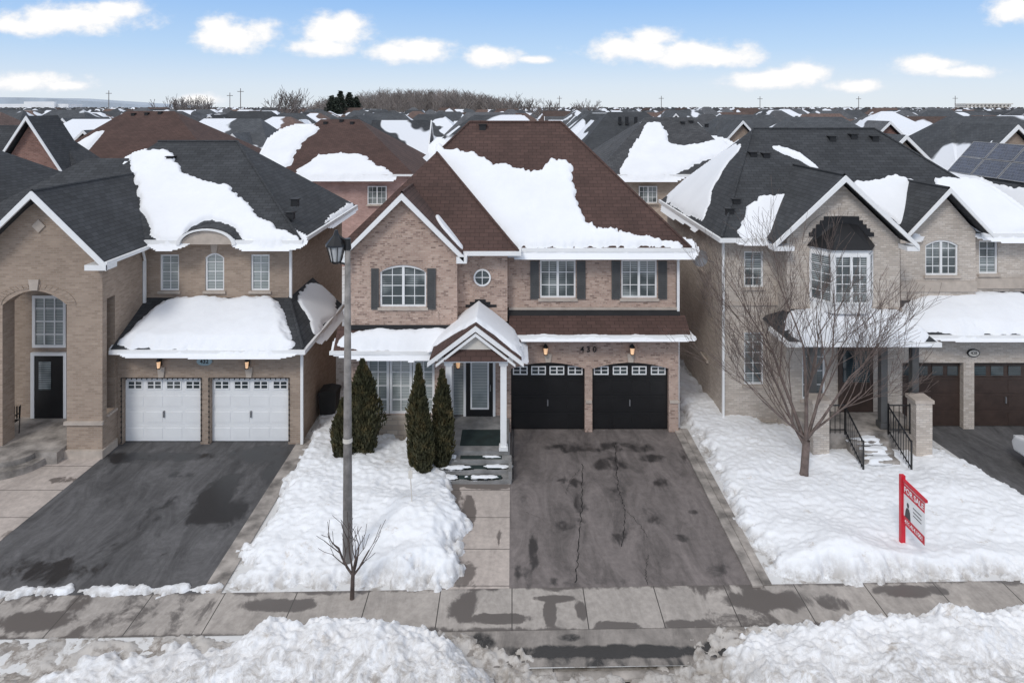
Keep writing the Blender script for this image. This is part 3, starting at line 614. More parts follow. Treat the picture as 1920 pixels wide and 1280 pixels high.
field('roof_snow',[(-5.45,21.02),(-5.4,21.3),(-5.0,21.46),(-3.5,21.52),(-2.6,21.55),(-1.9,21.5),(-2.0,20.97),(-3.5,20.96)],plane(PL),.17,.22,.035,hs,'rsnow',wob=.08,lump=.25,smooth_it=1,soft=True)
gb=lambda x,y:4.2-abs(x+1.06)*.746
field('roof_snow',[(-2.45,21.0),(-2.2,20.75),(-1.8,20.5),(-1.3,20.25),(-1.0,20.1),(-.5,20.12),(.1,19.98),(.3,20.0),(.3,21.4),(.2,22.0),(-1.0,22.04),(-1.9,22.0),(-2.4,21.8)],gb,.11,.2,.03,hs,'rsnow',wob=.12,lump=.3,smooth_it=1,soft=True)
field('roof_snow',[(-.12,21.49),(2,21.48),(5.7,21.48),(5.7,21.56),(3,21.54),(1,21.58),(-.12,21.56)],lambda x,y:3.32+.53*(y-21.55),.03,.06,.025,hs,'rsnow',wob=.05)
vents(hs,[(905,240)],P1)
# ================================================================ LEFT HOUSE
h2=thing('house','two-storey tan brick house with charcoal roof and white garage doors','house',(-10,21.3,0))
w=MB()
w.box(-16.4,-7.52,23.3,30.2,0,6.1)
G2=[(-12.15,-9.72,0,2.05),(-9.42,-6.98,0,2.05)]
panel(w,-12.32,-6.6,0,3.15,21.3,G2,.25)
w.face([(-6.6,21.3,0),(-6.6,25.6,0),(-6.6,25.6,3.15),(-6.6,21.3,3.15)]); w.face([(-6.6,25.6,0),(-7.52,25.6,0),(-7.52,25.6,4.0),(-6.6,25.6,3.15)])
U2=[(-11.86,-11.22,4.33,5.55),(-10.34,-9.70,4.33,5.6),(-8.8,-8.17,4.33,5.55)]
panel(w,-12.32,-7.5,3.6,6.1,23.0,U2); spandrel(w,-10.34,-9.7,5.6,.16,23.0); w.face([(-7.5,23,3),(-7.5,23.3,3),(-7.5,23.3,6.1),(-7.5,23,6.1)]); 
w.prism([(-10.03+.84*math.cos(t_),6.0+.44*math.sin(t_)) for t_ in [math.pi*i/16 for i in range(17)]],'y',22.44,22.98,1)
E=[(-15.3,-13.37,.3,5.0)]
panel(w,-16.6,-12.3,0,6.0,20.5,E,.5); spandrel(w,-15.3,-13.37,5.0,.42,20.5,.5)
w.face([(-16.5,20.5,6.0),(-12.3,20.5,6.0),(-14.06,20.5,7.85)])
w.face([(-13.37,20.52,.3),(-12.62,20.52,.3),(-12.62,20.98,.3),(-13.37,20.98,.3)])
for (ya,yb,za,zb) in ((20.5,20.72,0,6),(21.15,23.0,0,6),(20.72,21.15,0,1.2),(20.72,21.15,4.7,6)): w.face([(-12.3,ya,za),(-12.3,yb,za),(-12.3,yb,zb),(-12.3,ya,zb)])
for (ya,yb,za,zb) in ((20.72,20.72,1.2,4.7),(21.15,21.15,1.2,4.7)): w.face([(-12.3,ya,za),(-12.6,ya,za),(-12.6,ya,zb),(-12.3,ya,zb)])
w.box(-13.37,-12.62,21.0,21.05,.3,5.4); w.face([(-16.5,22.4,0),(-12.32,22.4,0),(-12.32,22.4,6),(-16.5,22.4,6)]); w.face([(-16.5,21,5.4),(-12.4,21,5.4),(-12.4,22.4,5.4),(-16.5,22.4,5.4)])
w.build('wall',h2,['brickB','stonetrim'])
t=MB()
for o in G2: t.prism([((o[0]+o[1])/2-.08,2.1),((o[0]+o[1])/2+.08,2.1),((o[0]+o[1])/2+.12,2.42),((o[0]+o[1])/2-.12,2.42)],'y',21.25,21.297)
t.prism([(-14.4,6.95),(-14.2,6.75),(-14.0,6.95),(-14.2,7.15)],'y',20.46,20.497)
t.prism([(-14.45,5.03),(-14.22,5.03),(-14.18,5.35),(-14.49,5.35)],'y',20.44,20.497); t.prism([(-10.1,5.62),(-9.94,5.62),(-9.9,5.9),(-10.14,5.9)],'y',22.95,22.997)
t.box(-13.42,-12.25,20.42,20.497,1.0,1.1); t.box(-13.45,-12.24,20.4,20.497,0,.25); t.box(-12.297,-12.24,20.5,21.2,0,.25); t.box(-12.297,-12.22,20.7,21.18,1.14,1.2)
t.each('stone_trim',h2,['stonetrim'])
sc=MB()
for i in range(20):
    a0=math.pi*i/20; a1=math.pi*(i+.9)/20
    sc.prism([(-14.335+r_*math.cos(t_)*1.0,4.58+.5*r_*math.sin(t_)) for r_,t_ in ((.99,a0),(1.25,a0),(1.25,a1),(.99,a1))],'y',20.48,20.497)
sc.build('brick_arch',h2,['brickB'])
for i,o in enumerate(U2): window(h2,*o,23.0,2,4,arch=.16 if i==1 else 0,glass='glassb')
window(h2,-15.7,-14.6,2.65,4.35,22.28,3,4,sill=False,fw=.09,mw=.018,glass='glassb')
for i,o in enumerate(G2): garage_door(h2,o[0],o[1],2.04,21.48,'white','white')
for o in G2:
    mb=MB(); pts=[(o[0]-.03,0.1),(o[0]-.03,2.08),(o[1]+.03,2.08),(o[1]+.03,.1)]
    for a,b in zip(pts,pts[1:]):
        mb.tube((a[0],21.285,a[1]),(b[0],21.285,b[1]),.008,.008,4); L=math.hypot(b[0]-a[0],b[1]-a[1]); k=0
        while k<L: t_=k/L; x=a[0]+(b[0]-a[0])*t_; z=a[1]+(b[1]-a[1])*t_; mb.tube((x,21.28,z),(x,21.27,z-.05),.016,.02,5,0,True); k+=.16
    mb.build('light_string',h2,['rubber'])
d=MB(); d.box(-15.6,-14.65,22.3,22.37,.36,2.4); dr=d.build('door',h2,['black']); q=MB(); q.box(-15.45,-15.05,22.28,22.297,1.3,2.2); q.build('door_glass',dr,['glass'])
q=MB(); q.box(-15.72,-15.6,22.28,22.38,.36,2.5); q.box(-14.65,-14.55,22.28,22.38,.36,2.5); q.box(-15.6,-14.65,22.28,22.38,2.4,2.5); q.build('door_frame',h2,['white'])
lantern(h2,-10.93,21.25,2.58,.8); lantern(h2,-8.2,21.25,2.58,.8)
mb=MB(); mb.prism([(-9.58+.24*math.cos(2*math.pi*i/24),2.6+.13*math.sin(2*math.pi*i/24)) for i in range(24)],'y',21.25,21.297); pq=mb.build('house_number_plaque',h2,['plaque']); text('house_number','432',.18,FRONT(-9.58,21.245,2.6),'black',h2,.004,.003)
r=MB()
hip(r,-16.6,-6.98,22.5,30.5,6.13,-14.0,-10.86,27.0,9.14)
hip(r,-19.5,-12.6,22.7,30.4,6.1,-16.3,-13.4,26.2,8.55)
r.prism(chevron(-14.06,2.12,8.05,5.98,.08),'y',20.0,25.6)
r.face([(-12.3,20.9,3.1),(-6.4,20.9,3.1),(-7.5,23.0,4.1),(-12.3,23.0,4.1)]); r.face([(-6.4,20.9,3.1),(-6.4,25.7,3.1),(-7.5,25.7,4.1),(-7.5,23.0,4.1)]); r.face([(-12.3,20.9,3.09),(-6.4,20.9,3.09),(-6.4,25.7,3.09),(-12.3,25.7,3.09)])
for i in range(16):
    a,b=math.pi*i/16,math.pi*(i+1)/16
    r.face([(-10.03+.95*math.cos(a),22.38,6.03+.53*math.sin(a)),(-10.03+.95*math.cos(b),22.38,6.03+.53*math.sin(b)),(-10.03+.95*math.cos(b),23.5,6.05+.53*math.sin(b)),(-10.03+.95*math.cos(a),23.5,6.05+.53*math.sin(a))])
r.build('roof',h2,['shDark'])
rc=MB()
for a,b in (((-6.98,22.5,6.15),(-10.86,27,9.16)),((-14,27,9.16),(-10.86,27,9.16)),((-14.06,20,8.06),(-14.06,25.3,8.06)),((-6.4,20.9,3.12),(-7.5,23,4.12))): rc.tube(a,b,.045,.045,6)
rc.build('ridge_cap',h2,['shDark'])
f=MB(); gutter(f,-12.0,-11.05,22.5,30.5,6.13,sides='f'); f.box(-9.1,-6.89,22.41,22.5,6.01,6.14); f.box(-6.98,-6.89,22.5,30.5,6.01,6.14)
f.box(-12.3,-6.31,20.81,20.895,2.97,3.1); f.box(-6.395,-6.31,20.9,25.7,2.97,3.1)
f.prism(chevron(-14.06,2.2,8.06,5.9,.17),'y',19.92,19.995); f.box(-12.5,-11.86,19.95,20.5,5.74,5.9); f.box(-11.95,-11.87,20.0,22.5,5.87,5.98)
for i in range(20):
    a,b=math.pi*i/20,math.pi*(i+1)/20
    f.prism([(-10.03+r_*math.cos(t_),6.0+r_*.55*math.sin(t_)) for r_,t_ in ((.86,a),(.97,a),(.97,b),(.86,b))],'y',22.33,22.43)
f.build('fascia',h2,['white'])
ds=MB(); ds.box(-7.48,-7.4,22.92,23.0,4.1,6.0); ds.build('downspout',h2,['white']); ds=MB(); ds.box(-12.28,-12.2,22.7,22.78,4.0,5.4); ds.tube((-12.2,22.5,5.95),(-12.2,22.7,5.4),.04,.04,5); ds.build('downspout',h2,['white']); ds=MB(); ds.box(-6.58,-6.5,21.22,21.3,0,3.0); ds.build('downspout',h2,['white'])
p=MB(); p.box(-16.4,-13.4,20.1,22.4,0,.35); p.prism([(-15.1+1.35*math.cos(math.pi+math.pi*i/16),20.1+1.0*math.sin(math.pi+math.pi*i/16)) for i in range(17)],'z',0,.2); p.prism([(-15.1+1.05*math.cos(math.pi+math.pi*i/16),20.1+.65*math.sin(math.pi+math.pi*i/16)) for i in range(17)],'z',.2,.351); p.build('porch',h2,['curb'])
Q1=(6.13-22.5*.669,0,.669)
field('roof_snow',pp([(240,296),(262,285),(300,281),(326,288),(332,312),(355,333),(400,343),(428,350),(440,366),(470,384),(482,410),(520,428),(560,443),(563,454),(500,455),(450,455),(446,432),(420,416),(395,412),(365,418),(350,434),(344,454),(288,455),(272,410),(252,345)],Q1),plane(Q1),.12,.16,.05,h2,'rsnow',wob=.12,wsc=2,lump=.2,smooth_it=1,fine=.012)
LPl=(3.1-20.9*.476,0,.476)
field('roof_snow',[(-12.2,20.9),(-12.15,21.6),(-11.9,22.4),(-11.6,22.98),(-9,22.99),(-7.9,22.95),(-7.5,22.4),(-6.9,21.4),(-6.6,20.95),(-7.2,20.82),(-8,20.85),(-10,20.86)],plane(LPl),.24,.36,.04,h2,'rsnow',wob=.12,lump=.15,smooth_it=1,soft=True,fine=.012)
SPl=(3.1-6.4*.909,-.909,0)
field('roof_snow',[(-6.4,21.9),(-6.35,23),(-6.35,25.6),(-7.4,25.65),(-7.45,24),(-7.3,23.2),(-6.8,22.9)],plane(SPl),.1,.16,.04,h2,'rsnow',wob=.12,smooth_it=1)
EPl=(6.13-6.98*.776,-.776,0)
field('roof_snow',[(-6.98,25.5),(-6.96,27),(-6.96,30.4),(-7.2,30.4),(-7.1,27.5),(-7.15,26)],plane(EPl),.05,.08,.04,h2,'rsnow',wob=.08,smooth_it=1)
vents(h2,[(320,300),(545,405),(553,380)],Q1 )
# ================================================================ RIGHT HOUSE
h3=thing('house','pale brick house with charcoal roof, bay window and brown garage doors','house',(12,22.3,0))
w=MB()
w.box(7.05,17.9,23.9,31,0,6.2)
A3=[(7.75,8.4,4.5,5.7),(7.75,8.4,1.25,3.0)]
panel(w,7.05,8.9,0,6.2,22.8,A3); w.face([(7.05,22.8,0),(7.05,23.9,0),(7.05,23.9,6.2),(7.05,22.8,6.2)])
panel(w,8.85,12.5,.0,6.25,22.0,[(9.35,10.1,1.1,2.9)]); 
w.face([(8.85,22,6.25),(12.5,22,6.25),(10.52,22,8.15)])
for x in (8.85,12.5): w.face([(x,22,0),(x,23.9,0),(x,23.9,6.25),(x,22,6.25)])
G3=[(12.75,14.75,0,2.17),(15.1,17.4,0,2.17)]
panel(w,12.5,17.9,0,3.2,22.3,G3,.25)
C3=[(14.05,15.17,4.8,6.0)]
panel(w,13.2,15.75,3.5,6.3,23.2,C3); spandrel(w,14.05,15.17,6.0,.18,23.2); w.face([(13.35,23.2,6.3),(15.75,23.2,6.3),(14.6,23.2,7.6)]); w.face([(15.75,23.2,3.5),(15.75,23.9,3.5),(15.75,23.9,6.3),(15.75,23.2,6.3)]); w.face([(13.2,23.2,3.5),(13.2,23.9,3.5),(13.2,23.9,6.3),(13.2,23.2,6.3)])
D3=[(16.15,16.8,4.75,5.9)]
panel(w,12.5,13.2,3.5,6.25,23.6,[]); panel(w,15.75,17.95,3.5,6.25,23.6,D3)
w.build('wall',h3,['brickC'])
t=MB(); t.box(8.8,12.55,21.95,21.997,3.95,4.05); t.box(13.18,15.77,23.15,23.197,4.25,4.6); t.box(15.78,18,23.55,23.597,4.25,4.6); t.box(7.0,8.85,22.75,22.797,3.9,4.0)
t.each('stone_trim',h3,['stonetrim']); t=MB()
for i in range(16):
    a0=math.pi*i/16; a1=math.pi*(i+.92)/16
    t.prism([(10.58+r_*math.cos(t_),6.15+.85*r_*math.sin(t_)) for r_,t_ in ((1.02,a0),(1.22,a0),(1.22,a1),(1.02,a1))],'y',21.975,21.997)
t.build('brick_arch',h3,['brickC'])
window(h3,*A3[0],22.8,2,4); window(h3,*A3[1],22.8,2,5); window(h3,*C3[0],23.2,2,4,(.5,),arch=.18); window(h3,*D3[0],23.6,2,4); window(h3,9.35,10.1,1.1,2.9,22.0,2,4,glass='glassd')
for yy in (25.0,28.2): window(h3,yy,yy+.8,4.5,5.6,7.05,2,3,side=1)
for yy in (24.6,27.6): window(h3,yy,yy+.8,1.4,2.7,7.05,2,3,side=1)
for o in G3:
    dd_=garage_door(h3,o[0],o[1],2.16,22.5,'bronze',lites=False)
    for k in range(4):
        q=MB(); a=o[0]+(o[1]-o[0])*(k+.15)/4; b=o[0]+(o[1]-o[0])*(k+.85)/4; q.box(a,b,22.46,22.475,1.7,2.0); q.build('window',dd_,['glassd'])
BX=.2
bay=[(9.4+BX,22.0),(9.85+BX,21.35),(10.95+BX,21.35),(11.4+BX,22.0)]
b_=MB(); b_.prism(bay,'z',4.05,4.35); b_.prism(bay,'z',5.9,6.05)
for i,(a,c) in enumerate(zip(bay,bay[1:])):
    A=Vector((a[0],a[1],0)); C=Vector((c[0],c[1],0)); e=(C-A).normalized(); nrm=Vector((e.y,-e.x,0)); L=(C-A).length
    def bar(s0,s1,z0,z1,th=.04):
        p=[A+e*s0,A+e*s1,A+e*s1+nrm*th,A+e*s0+nrm*th]
        b_.prism([(q_.x,q_.y) for q_ in p],'z',z0,z1)
    bar(0,.07,4.35,5.9); bar(L-.07,L,4.35,5.9); bar(.07,L-.07,4.35,4.42); bar(.07,L-.07,5.83,5.9)
    n_=4 if i==1 else 2
    if i==1: bar(L/2-.04,L/2+.04,4.42,5.83,.045)
    for k in range(1,n_):
        if i==1 and k==2: continue
        bar(L*k/n_-.012,L*k/n_+.012,4.42,5.83,.02)
    for k in range(1,5): bar(.07,L-.07,4.42+1.41*k/5-.012,4.42+1.41*k/5+.012,.018)
bw=b_.build('bay_window',h3,['white']); q=MB()
for a,c in zip(bay,bay[1:]): q.face([(a[0],a[1]+.01,4.35),(c[0],c[1]+.01,4.35),(c[0],c[1]+.01,5.9),(a[0],a[1]+.01,5.9)])
q.build('window_glass',bw,['glass'])
q=MB(); bo=[(9.3+BX,22.0),(9.8+BX,21.25),(11.0+BX,21.25),(11.5+BX,22.0)]; top=[(9.85+BX,22.0,6.75),(10.2+BX,21.9,6.75),(10.6+BX,21.9,6.75),(10.95+BX,22.0,6.75)]
for i in range(3): q.face([(*bo[i],6.06),(*bo[i+1],6.06),top[i+1],top[i]])
q.face([(*p_,6.055) for p_ in bo]); q.face(top)
for k in range(5): q.box(9.35+BX+k*.12,11.45+BX-k*.12,21.96,21.99,6.35+k*.13,6.48+k*.13)
q.build('bay_roof',h3,['membrane'])
r=MB()
hip(r,6.88,18.3,23.25,31.5,6.22,9.7,14.6,27.5,9.63)
hip(r,6.85,12.8,22.3,31.4,6.23,9.68,10.4,27.45,9.61)
r.prism(chevron(10.52,2.2,8.35,6.26,.08),'y',21.55,26.2)
r.prism(chevron(14.6,1.35,7.8,6.35,.08),'y',22.75,26.0)
r.prism([(21.8,3.26),(23.6,4.15),(23.6,4.0),(21.8,3.15)],'x',12.55,18.2)
hip(r,8.35,12.8,20.55,23,3.45,9.0,12.3,22.0,4.05)
r.build('roof',h3,['shDark'])
rc=MB()
for a,b in (((6.85,22.3,6.25),(9.7,27.5,9.65)),((9.7,27.5,9.65),(14.6,27.5,9.65)),((14.6,27.5,9.65),(18.3,23.25,6.24)),((10.52,21.6,8.37),(10.52,25.5,8.37)),((14.6,22.8,7.82),(14.6,25.2,7.82))): rc.tube(a,b,.045,.045,6)
rc.build('ridge_cap',h3,['shDark'])
f=MB(); f.box(6.76,8.35,22.21,22.295,6.1,6.24); f.box(6.76,6.845,22.3,31.5,6.1,6.24); f.box(15.95,18.3,23.16,23.245,6.1,6.23); f.box(12.82,13.3,23.16,23.245,6.1,6.23)
f.prism(chevron(10.52,2.3,8.36,6.18,.16),'y',21.47,21.545); f.prism(chevron(14.6,1.42,7.82,6.3,.13),'y',22.68,22.745)
f.box(8.25,8.9,21.5,22.0,5.98,6.12); f.box(12.45,12.85,21.5,22.0,5.98,6.12)
f.box(12.55,18.2,21.71,21.795,3.12,3.25); f.box(8.26,12.89,20.46,20.545,3.32,3.45); f.box(8.26,8.345,20.55,22.0,3.32,3.45)
f.build('fascia',h3,['white'])
ds=MB(); ds.box(7.0,7.07,22.7,22.79,0,6.05); ds.build('downspout',h3,['white'])
p=MB(); p.box(9.0,12.5,20.6,22.0,0,.72)
for k in range(4): p.box(10.1,11.2,20.3-.3*k,20.6-.3*k,0,.58-.14*k)
p.build('porch',h3,['curb'])
for x in (9.15,12.2):
    c=MB(); c.box(x-.24,x+.24,20.2,20.66,0,1.75,0); c.box(x-.28,x+.28,20.16,20.7,1.75,1.85,1); c.build('pier',h3,['brickC','stonetrim'])
for x,y_ in ((9.15,20.72),(11.35,20.8),(12.3,20.8)):
    c=MB(); c.box(x-.1,x+.1,y_,y_+.2,.72,3.35); c.box(x-.14,x+.14,y_-.04,y_+.24,3.2,3.36); c.box(x-.14,x+.14,y_-.04,y_+.24,.722,.9); c.build('column',h3,['shutter'])
def railing(pts):
    mb=MB()
    for a,b in zip(pts,pts[1:]):
        A=Vector(a);B=Vector(b); mb.tube(A+Vector((0,0,.85)),B+Vector((0,0,.85)),.025,.025,6); mb.tube(A+Vector((0,0,.12)),B+Vector((0,0,.12)),.02,.02,6); n=max(2,int((B-A).length/.13))
        for k in range(n+1):
            p_=A.lerp(B,k/n); e_=.03 if k in (0,n) else .012; mb.tube(p_,p_+Vector((0,0,.9 if k in (0,n) else .85)),e_,e_,5)
    mb.build('railing',h3,['black'])
railing([(10.0,20.5,.7),(9.98,19.4,.15)]); railing([(11.3,20.5,.7),(11.35,19.4,.15)]); railing([(9.4,20.5,.72),(10.0,20.5,.72)]); railing([(11.3,20.5,.72),(11.95,20.5,.72)])
d=MB(); d.box(10.5,11.6,21.92,21.98,.73,2.85); dr=d.build('door',h3,['bronze']); q=MB(); q.box(10.62,11.48,21.9,21.918,1.7,2.7); q.build('door_glass',dr,['glassd'])
mb=MB(); mb.prism([(15.05+.2*math.cos(2*math.pi*i/24),2.5+.13*math.sin(2*math.pi*i/24)) for i in range(24)],'y',22.25,22.297); mb.build('house_number_plaque',h3,['black']); mb=MB(); mb.prism([(15.05+.17*math.cos(2*math.pi*i/24),2.5+.1*math.sin(2*math.pi*i/24)) for i in range(24)],'y',22.24,22.249); mb.build('plaque_face',h3,['offwhite']); text('house_number','428',.14,FRONT(15.05,22.236,2.5),'black',h3,.003)
q=MB(); cx,cy,cz=6.5,23.6,5.3
for i in range(14):
    a,b=2*math.pi*i/14,2*math.pi*(i+1)/14
    q.face([(cx,cy+.05,cz),(cx+.27*math.cos(a),cy-.03,cz+.3*math.sin(a)),(cx+.27*math.cos(b),cy-.03,cz+.3*math.sin(b))])
q.tube((cx,cy+.05,cz),(7.05,cy+.2,cz-.2),.02,.02,5); q.build('satellite_dish',h3,['steel'])
K1=(6.22-22.3*.656,0,.656); K2=(6.22-23.25*.802,0,.802)
surf=lambda x,y: max(min(6.23+.656*(y-22.3),6.23+(12.8-x)*1.4),6.22+.802*(y-23.25))
RS=dict(parent=h3,mat='rsnow',smooth_it=1)
field('roof_snow',pp([(1380,444),(1392,412),(1402,384),(1425,371),(1455,368),(1484,366),(1484,390),(1468,425),(1456,447),(1400,447)],K1),plane(K1),.12,.15,.04,wob=.12,wsc=2,**RS)
field('roof_snow',pp([(1600,345),(1640,338),(1690,330),(1742,348),(1704,362),(1712,400),(1722,435),(1712,440),(1660,400),(1610,360)],K2),surf,.12,.15,.04,wob=.12,wsc=2,**RS)
field('roof_snow',pp([(1440,272),(1480,280),(1510,292),(1540,318),(1520,318),(1490,296),(1455,284)],K1),surf,.08,.15,.05,wob=.1,**RS)
field('roof_snow',[(15.6,23.7),(16.0,23.22),(18.2,23.22),(18.0,24.2),(17.4,25.1),(16.6,25.2),(15.8,25.4),(15.3,24.9)],plane(K2),.12,.2,.05,wob=.12,**RS)
KL=(6.23-6.85*1.196,1.196,0)
field('roof_snow',[(6.87,24.6),(6.95,26),(6.86,28),(6.86,31.2),(7.6,30.6),(8.6,29),(9.3,27.9),(9.1,27.0),(8.5,27.2),(7.9,26.6),(7.4,25.6)],plane(KL),.08,.15,.05,wob=.12,**RS)
GP=(3.26-21.8*.494,0,.494)
field('roof_snow',[(12.95,21.8),(18.2,21.78),(18.2,23.5),(15,23.55),(13.8,23.4),(13.0,22.9),(12.8,22.3)],plane(GP),.2,.35,.04,wob=.12,soft=True,fine=.012,**RS)
pf=lambda x,y: 3.45+max(0,min((y-20.55)/1.45,(x-8.35)/.65,(12.8-x)/.5))*.6
field('roof_snow',[(8.4,20.55),(8.5,21.3),(8.9,21.9),(10,21.98),(12.1,21.98),(12.6,21.6),(12.8,20.55),(11,20.5),(10,20.53)],pf,.16,.28,.04,wob=.12,lump=.25,soft=True,fine=.012,**RS)
for k in range(3): field('step_snow',blob(10.65,20.45-.3*k,.42,.12,k*3.),lambda x,y,k=k:.58-.14*k,.07,.08,.03,h3,'snow',wob=.05,smooth_it=0)
vents(h3,[(1412,292),(1436,294),(1368,398),(1380,380)],K1)
vents(h3,[(1600,258),(1640,262),(1560,262)],K2)
# ================================================================ neighbours
def simple_house(name,label,x0,x1,y0,y1,ze,rx0,rx1,ry,rz,wall,roof,wins=(),grp=None,ov=.4,gab=None):
    h=thing(name,label,'house',((x0+x1)/2,y0,0),grp)
    w=MB(); w.box(x0+ov,x1-ov,y0+ov,y1-ov,0,ze)
    if gab:
        cx,hw,zp,gy=gab; w.prism([(cx-hw+.3,ze-3),(cx+hw-.3,ze-3),(cx+hw-.3,ze),(cx,zp-.35),(cx-hw+.3,ze)],'y',gy,y0+1)
    w.build('wall',h,[wall])
    r=MB(); hip(r,x0,x1,y0,y1,ze,rx0,rx1,ry,rz)
    if gab: r.prism(chevron(cx,hw,zp,ze,.1),'y',gy-.4,ry)
    r.build('roof',h,[roof])
    f=MB(); gutter(f,x0,x1,y0,y1,ze,w=.12)
    if gab: f.prism(chevron(cx,hw+.05,zp,ze-.05,.2),'y',gy-.48,gy-.405)
    f.build('fascia',h,['white'])
    for q in wins: window(h,*q[:4],q[4] if len(q)>4 else y0+ov-.15,2,3,(.5,))
    return h
h4=simple_house('house','brick house with solar panels on its snowy dark roof',19.9,31,22,33.6,6.2,23.1,27,28,9.75,'brickT','shDark')
sl=3.55/3.2; SP=lambda x: 6.2+(x-19.9)*sl
L=math.hypot(1,sl); U=Vector((1/L,0,sl/L)); NRM=Vector((-sl/L,0,1/L))
for row in range(3):
    for k in range(4 if row<2 else 2):
        y0=26.0+k*1.7; o=Vector((20.95,y0,SP(20.95)))+U*(row*.98)+NRM*.1
        mb=MB(); P_=[o,o+Vector((0,1.66,0)),o+Vector((0,1.66,0))+U*.95,o+U*.95]
        mb.face(P_,0); ctr=sum(P_,Vector())/4
        for i in range(4):
            a,b=P_[i],P_[(i+1)%4]; mb.face([a,b,b-NRM*.04,a-NRM*.04],1)
            mb.face([a+NRM*.004,b+NRM*.004,b+(ctr-b)*.06+NRM*.004,a+(ctr-a)*.06+NRM*.004],1)
        mb.build('solar_panel',h4,['solar','steel'])
field('roof_snow',[(19.95,24),(19.95,33.2),(20.85,32.6),(21.5,33.0),(22.2,32.0),(21.9,31.5),(20.8,31),(20.75,26),(20.5,24)],lambda x,y:SP(x),.12,.12,.08,h4,'rsnow',smooth_it=1,wob=.1)
window(h4,26.9,27.8,4.3,5.5,20.3,2,3,(.5,),side=1)
simple_house('house','dark roofed brick house beside the tan brick house',-28.5,-17.3,21.5,32.5,6.0,-23.5,-21.5,26.8,9.3,'brickR','shDark')
hp=simple_house('house','pink brick house with brown roof holding rounded snow patches',-17.2,-6.4,44.6,57,6.1,-14.0,-11.2,50,9.6,'brickP','shBrown',[(-9.5,-8.25,4.1,5.3)])
HP=(6.1-44.6*(3.5/5.4),0,3.5/5.4)
field('roof_snow',pp([(486,300),(505,265),(540,240),(595,236),(602,243),(572,262),(552,290),(540,318),(500,318)],HP),plane(HP),.15,.25,.13,hp,'rsnow',wob=.2,smooth_it=1)
field('roof_snow',pp([(552,324),(575,305),(605,290),(650,286),(682,292),(705,308),(735,324),(730,333),(560,333)],HP),plane(HP),.15,.25,.13,hp,'rsnow',wob=.2,smooth_it=1)
vents(hp,[(610,232),(660,232),(640,228)],HP)
hq=simple_house('house','buff brick house with red-brown roof and one snowy slope',-32.5,-18.8,44.6,57,6.1,-28.5,-25,50.5,10.2,'brickT','shBrown',[(-24,-22.7,4,5.2)])
HQ=(6.1-44.6*(4.1/5.9),0,4.1/5.9)
field('roof_snow',pp([(46,318),(90,300),(140,272),(192,243),(196,250),(165,280),(145,300),(150,326),(60,328)],HQ),plane(HQ),.15,.25,.15,hq,'rsnow',wob=.2,smooth_it=1)
vents(hq,[(275,215),(300,213),(250,216)],HQ)
hr_=simple_house('house','buff brick house with charcoal roof and drifting snow patch',5.4,15.6,44.6,57,6.1,9.8,13.2,50,9.75,'brickT','shGrey',[(8.35,9.55,4.2,5.3)])
HR=(6.1-44.6*(3.65/5.4),0,3.65/5.4)
field('roof_snow',pp([(1160,326),(1178,290),(1200,255),(1215,229),(1235,226),(1250,248),(1252,270),(1290,276),(1330,264),(1350,262),(1385,280),(1375,292),(1320,300),(1285,318),(1250,334),(1170,334)],HR),plane(HR),.15,.25,.13,hr_,'rsnow',wob=.2,smooth_it=1)
vents(hr_,[(1280,232),(1296,230),(1325,236)],HR)
simple_house('house','red brick house with steep gable and dark roof',-45,-24,39,43,6.0,-38,-28,41.5,9.4,'brickR','shDark',gab=(-27.6,2.6,10.0,39.2))
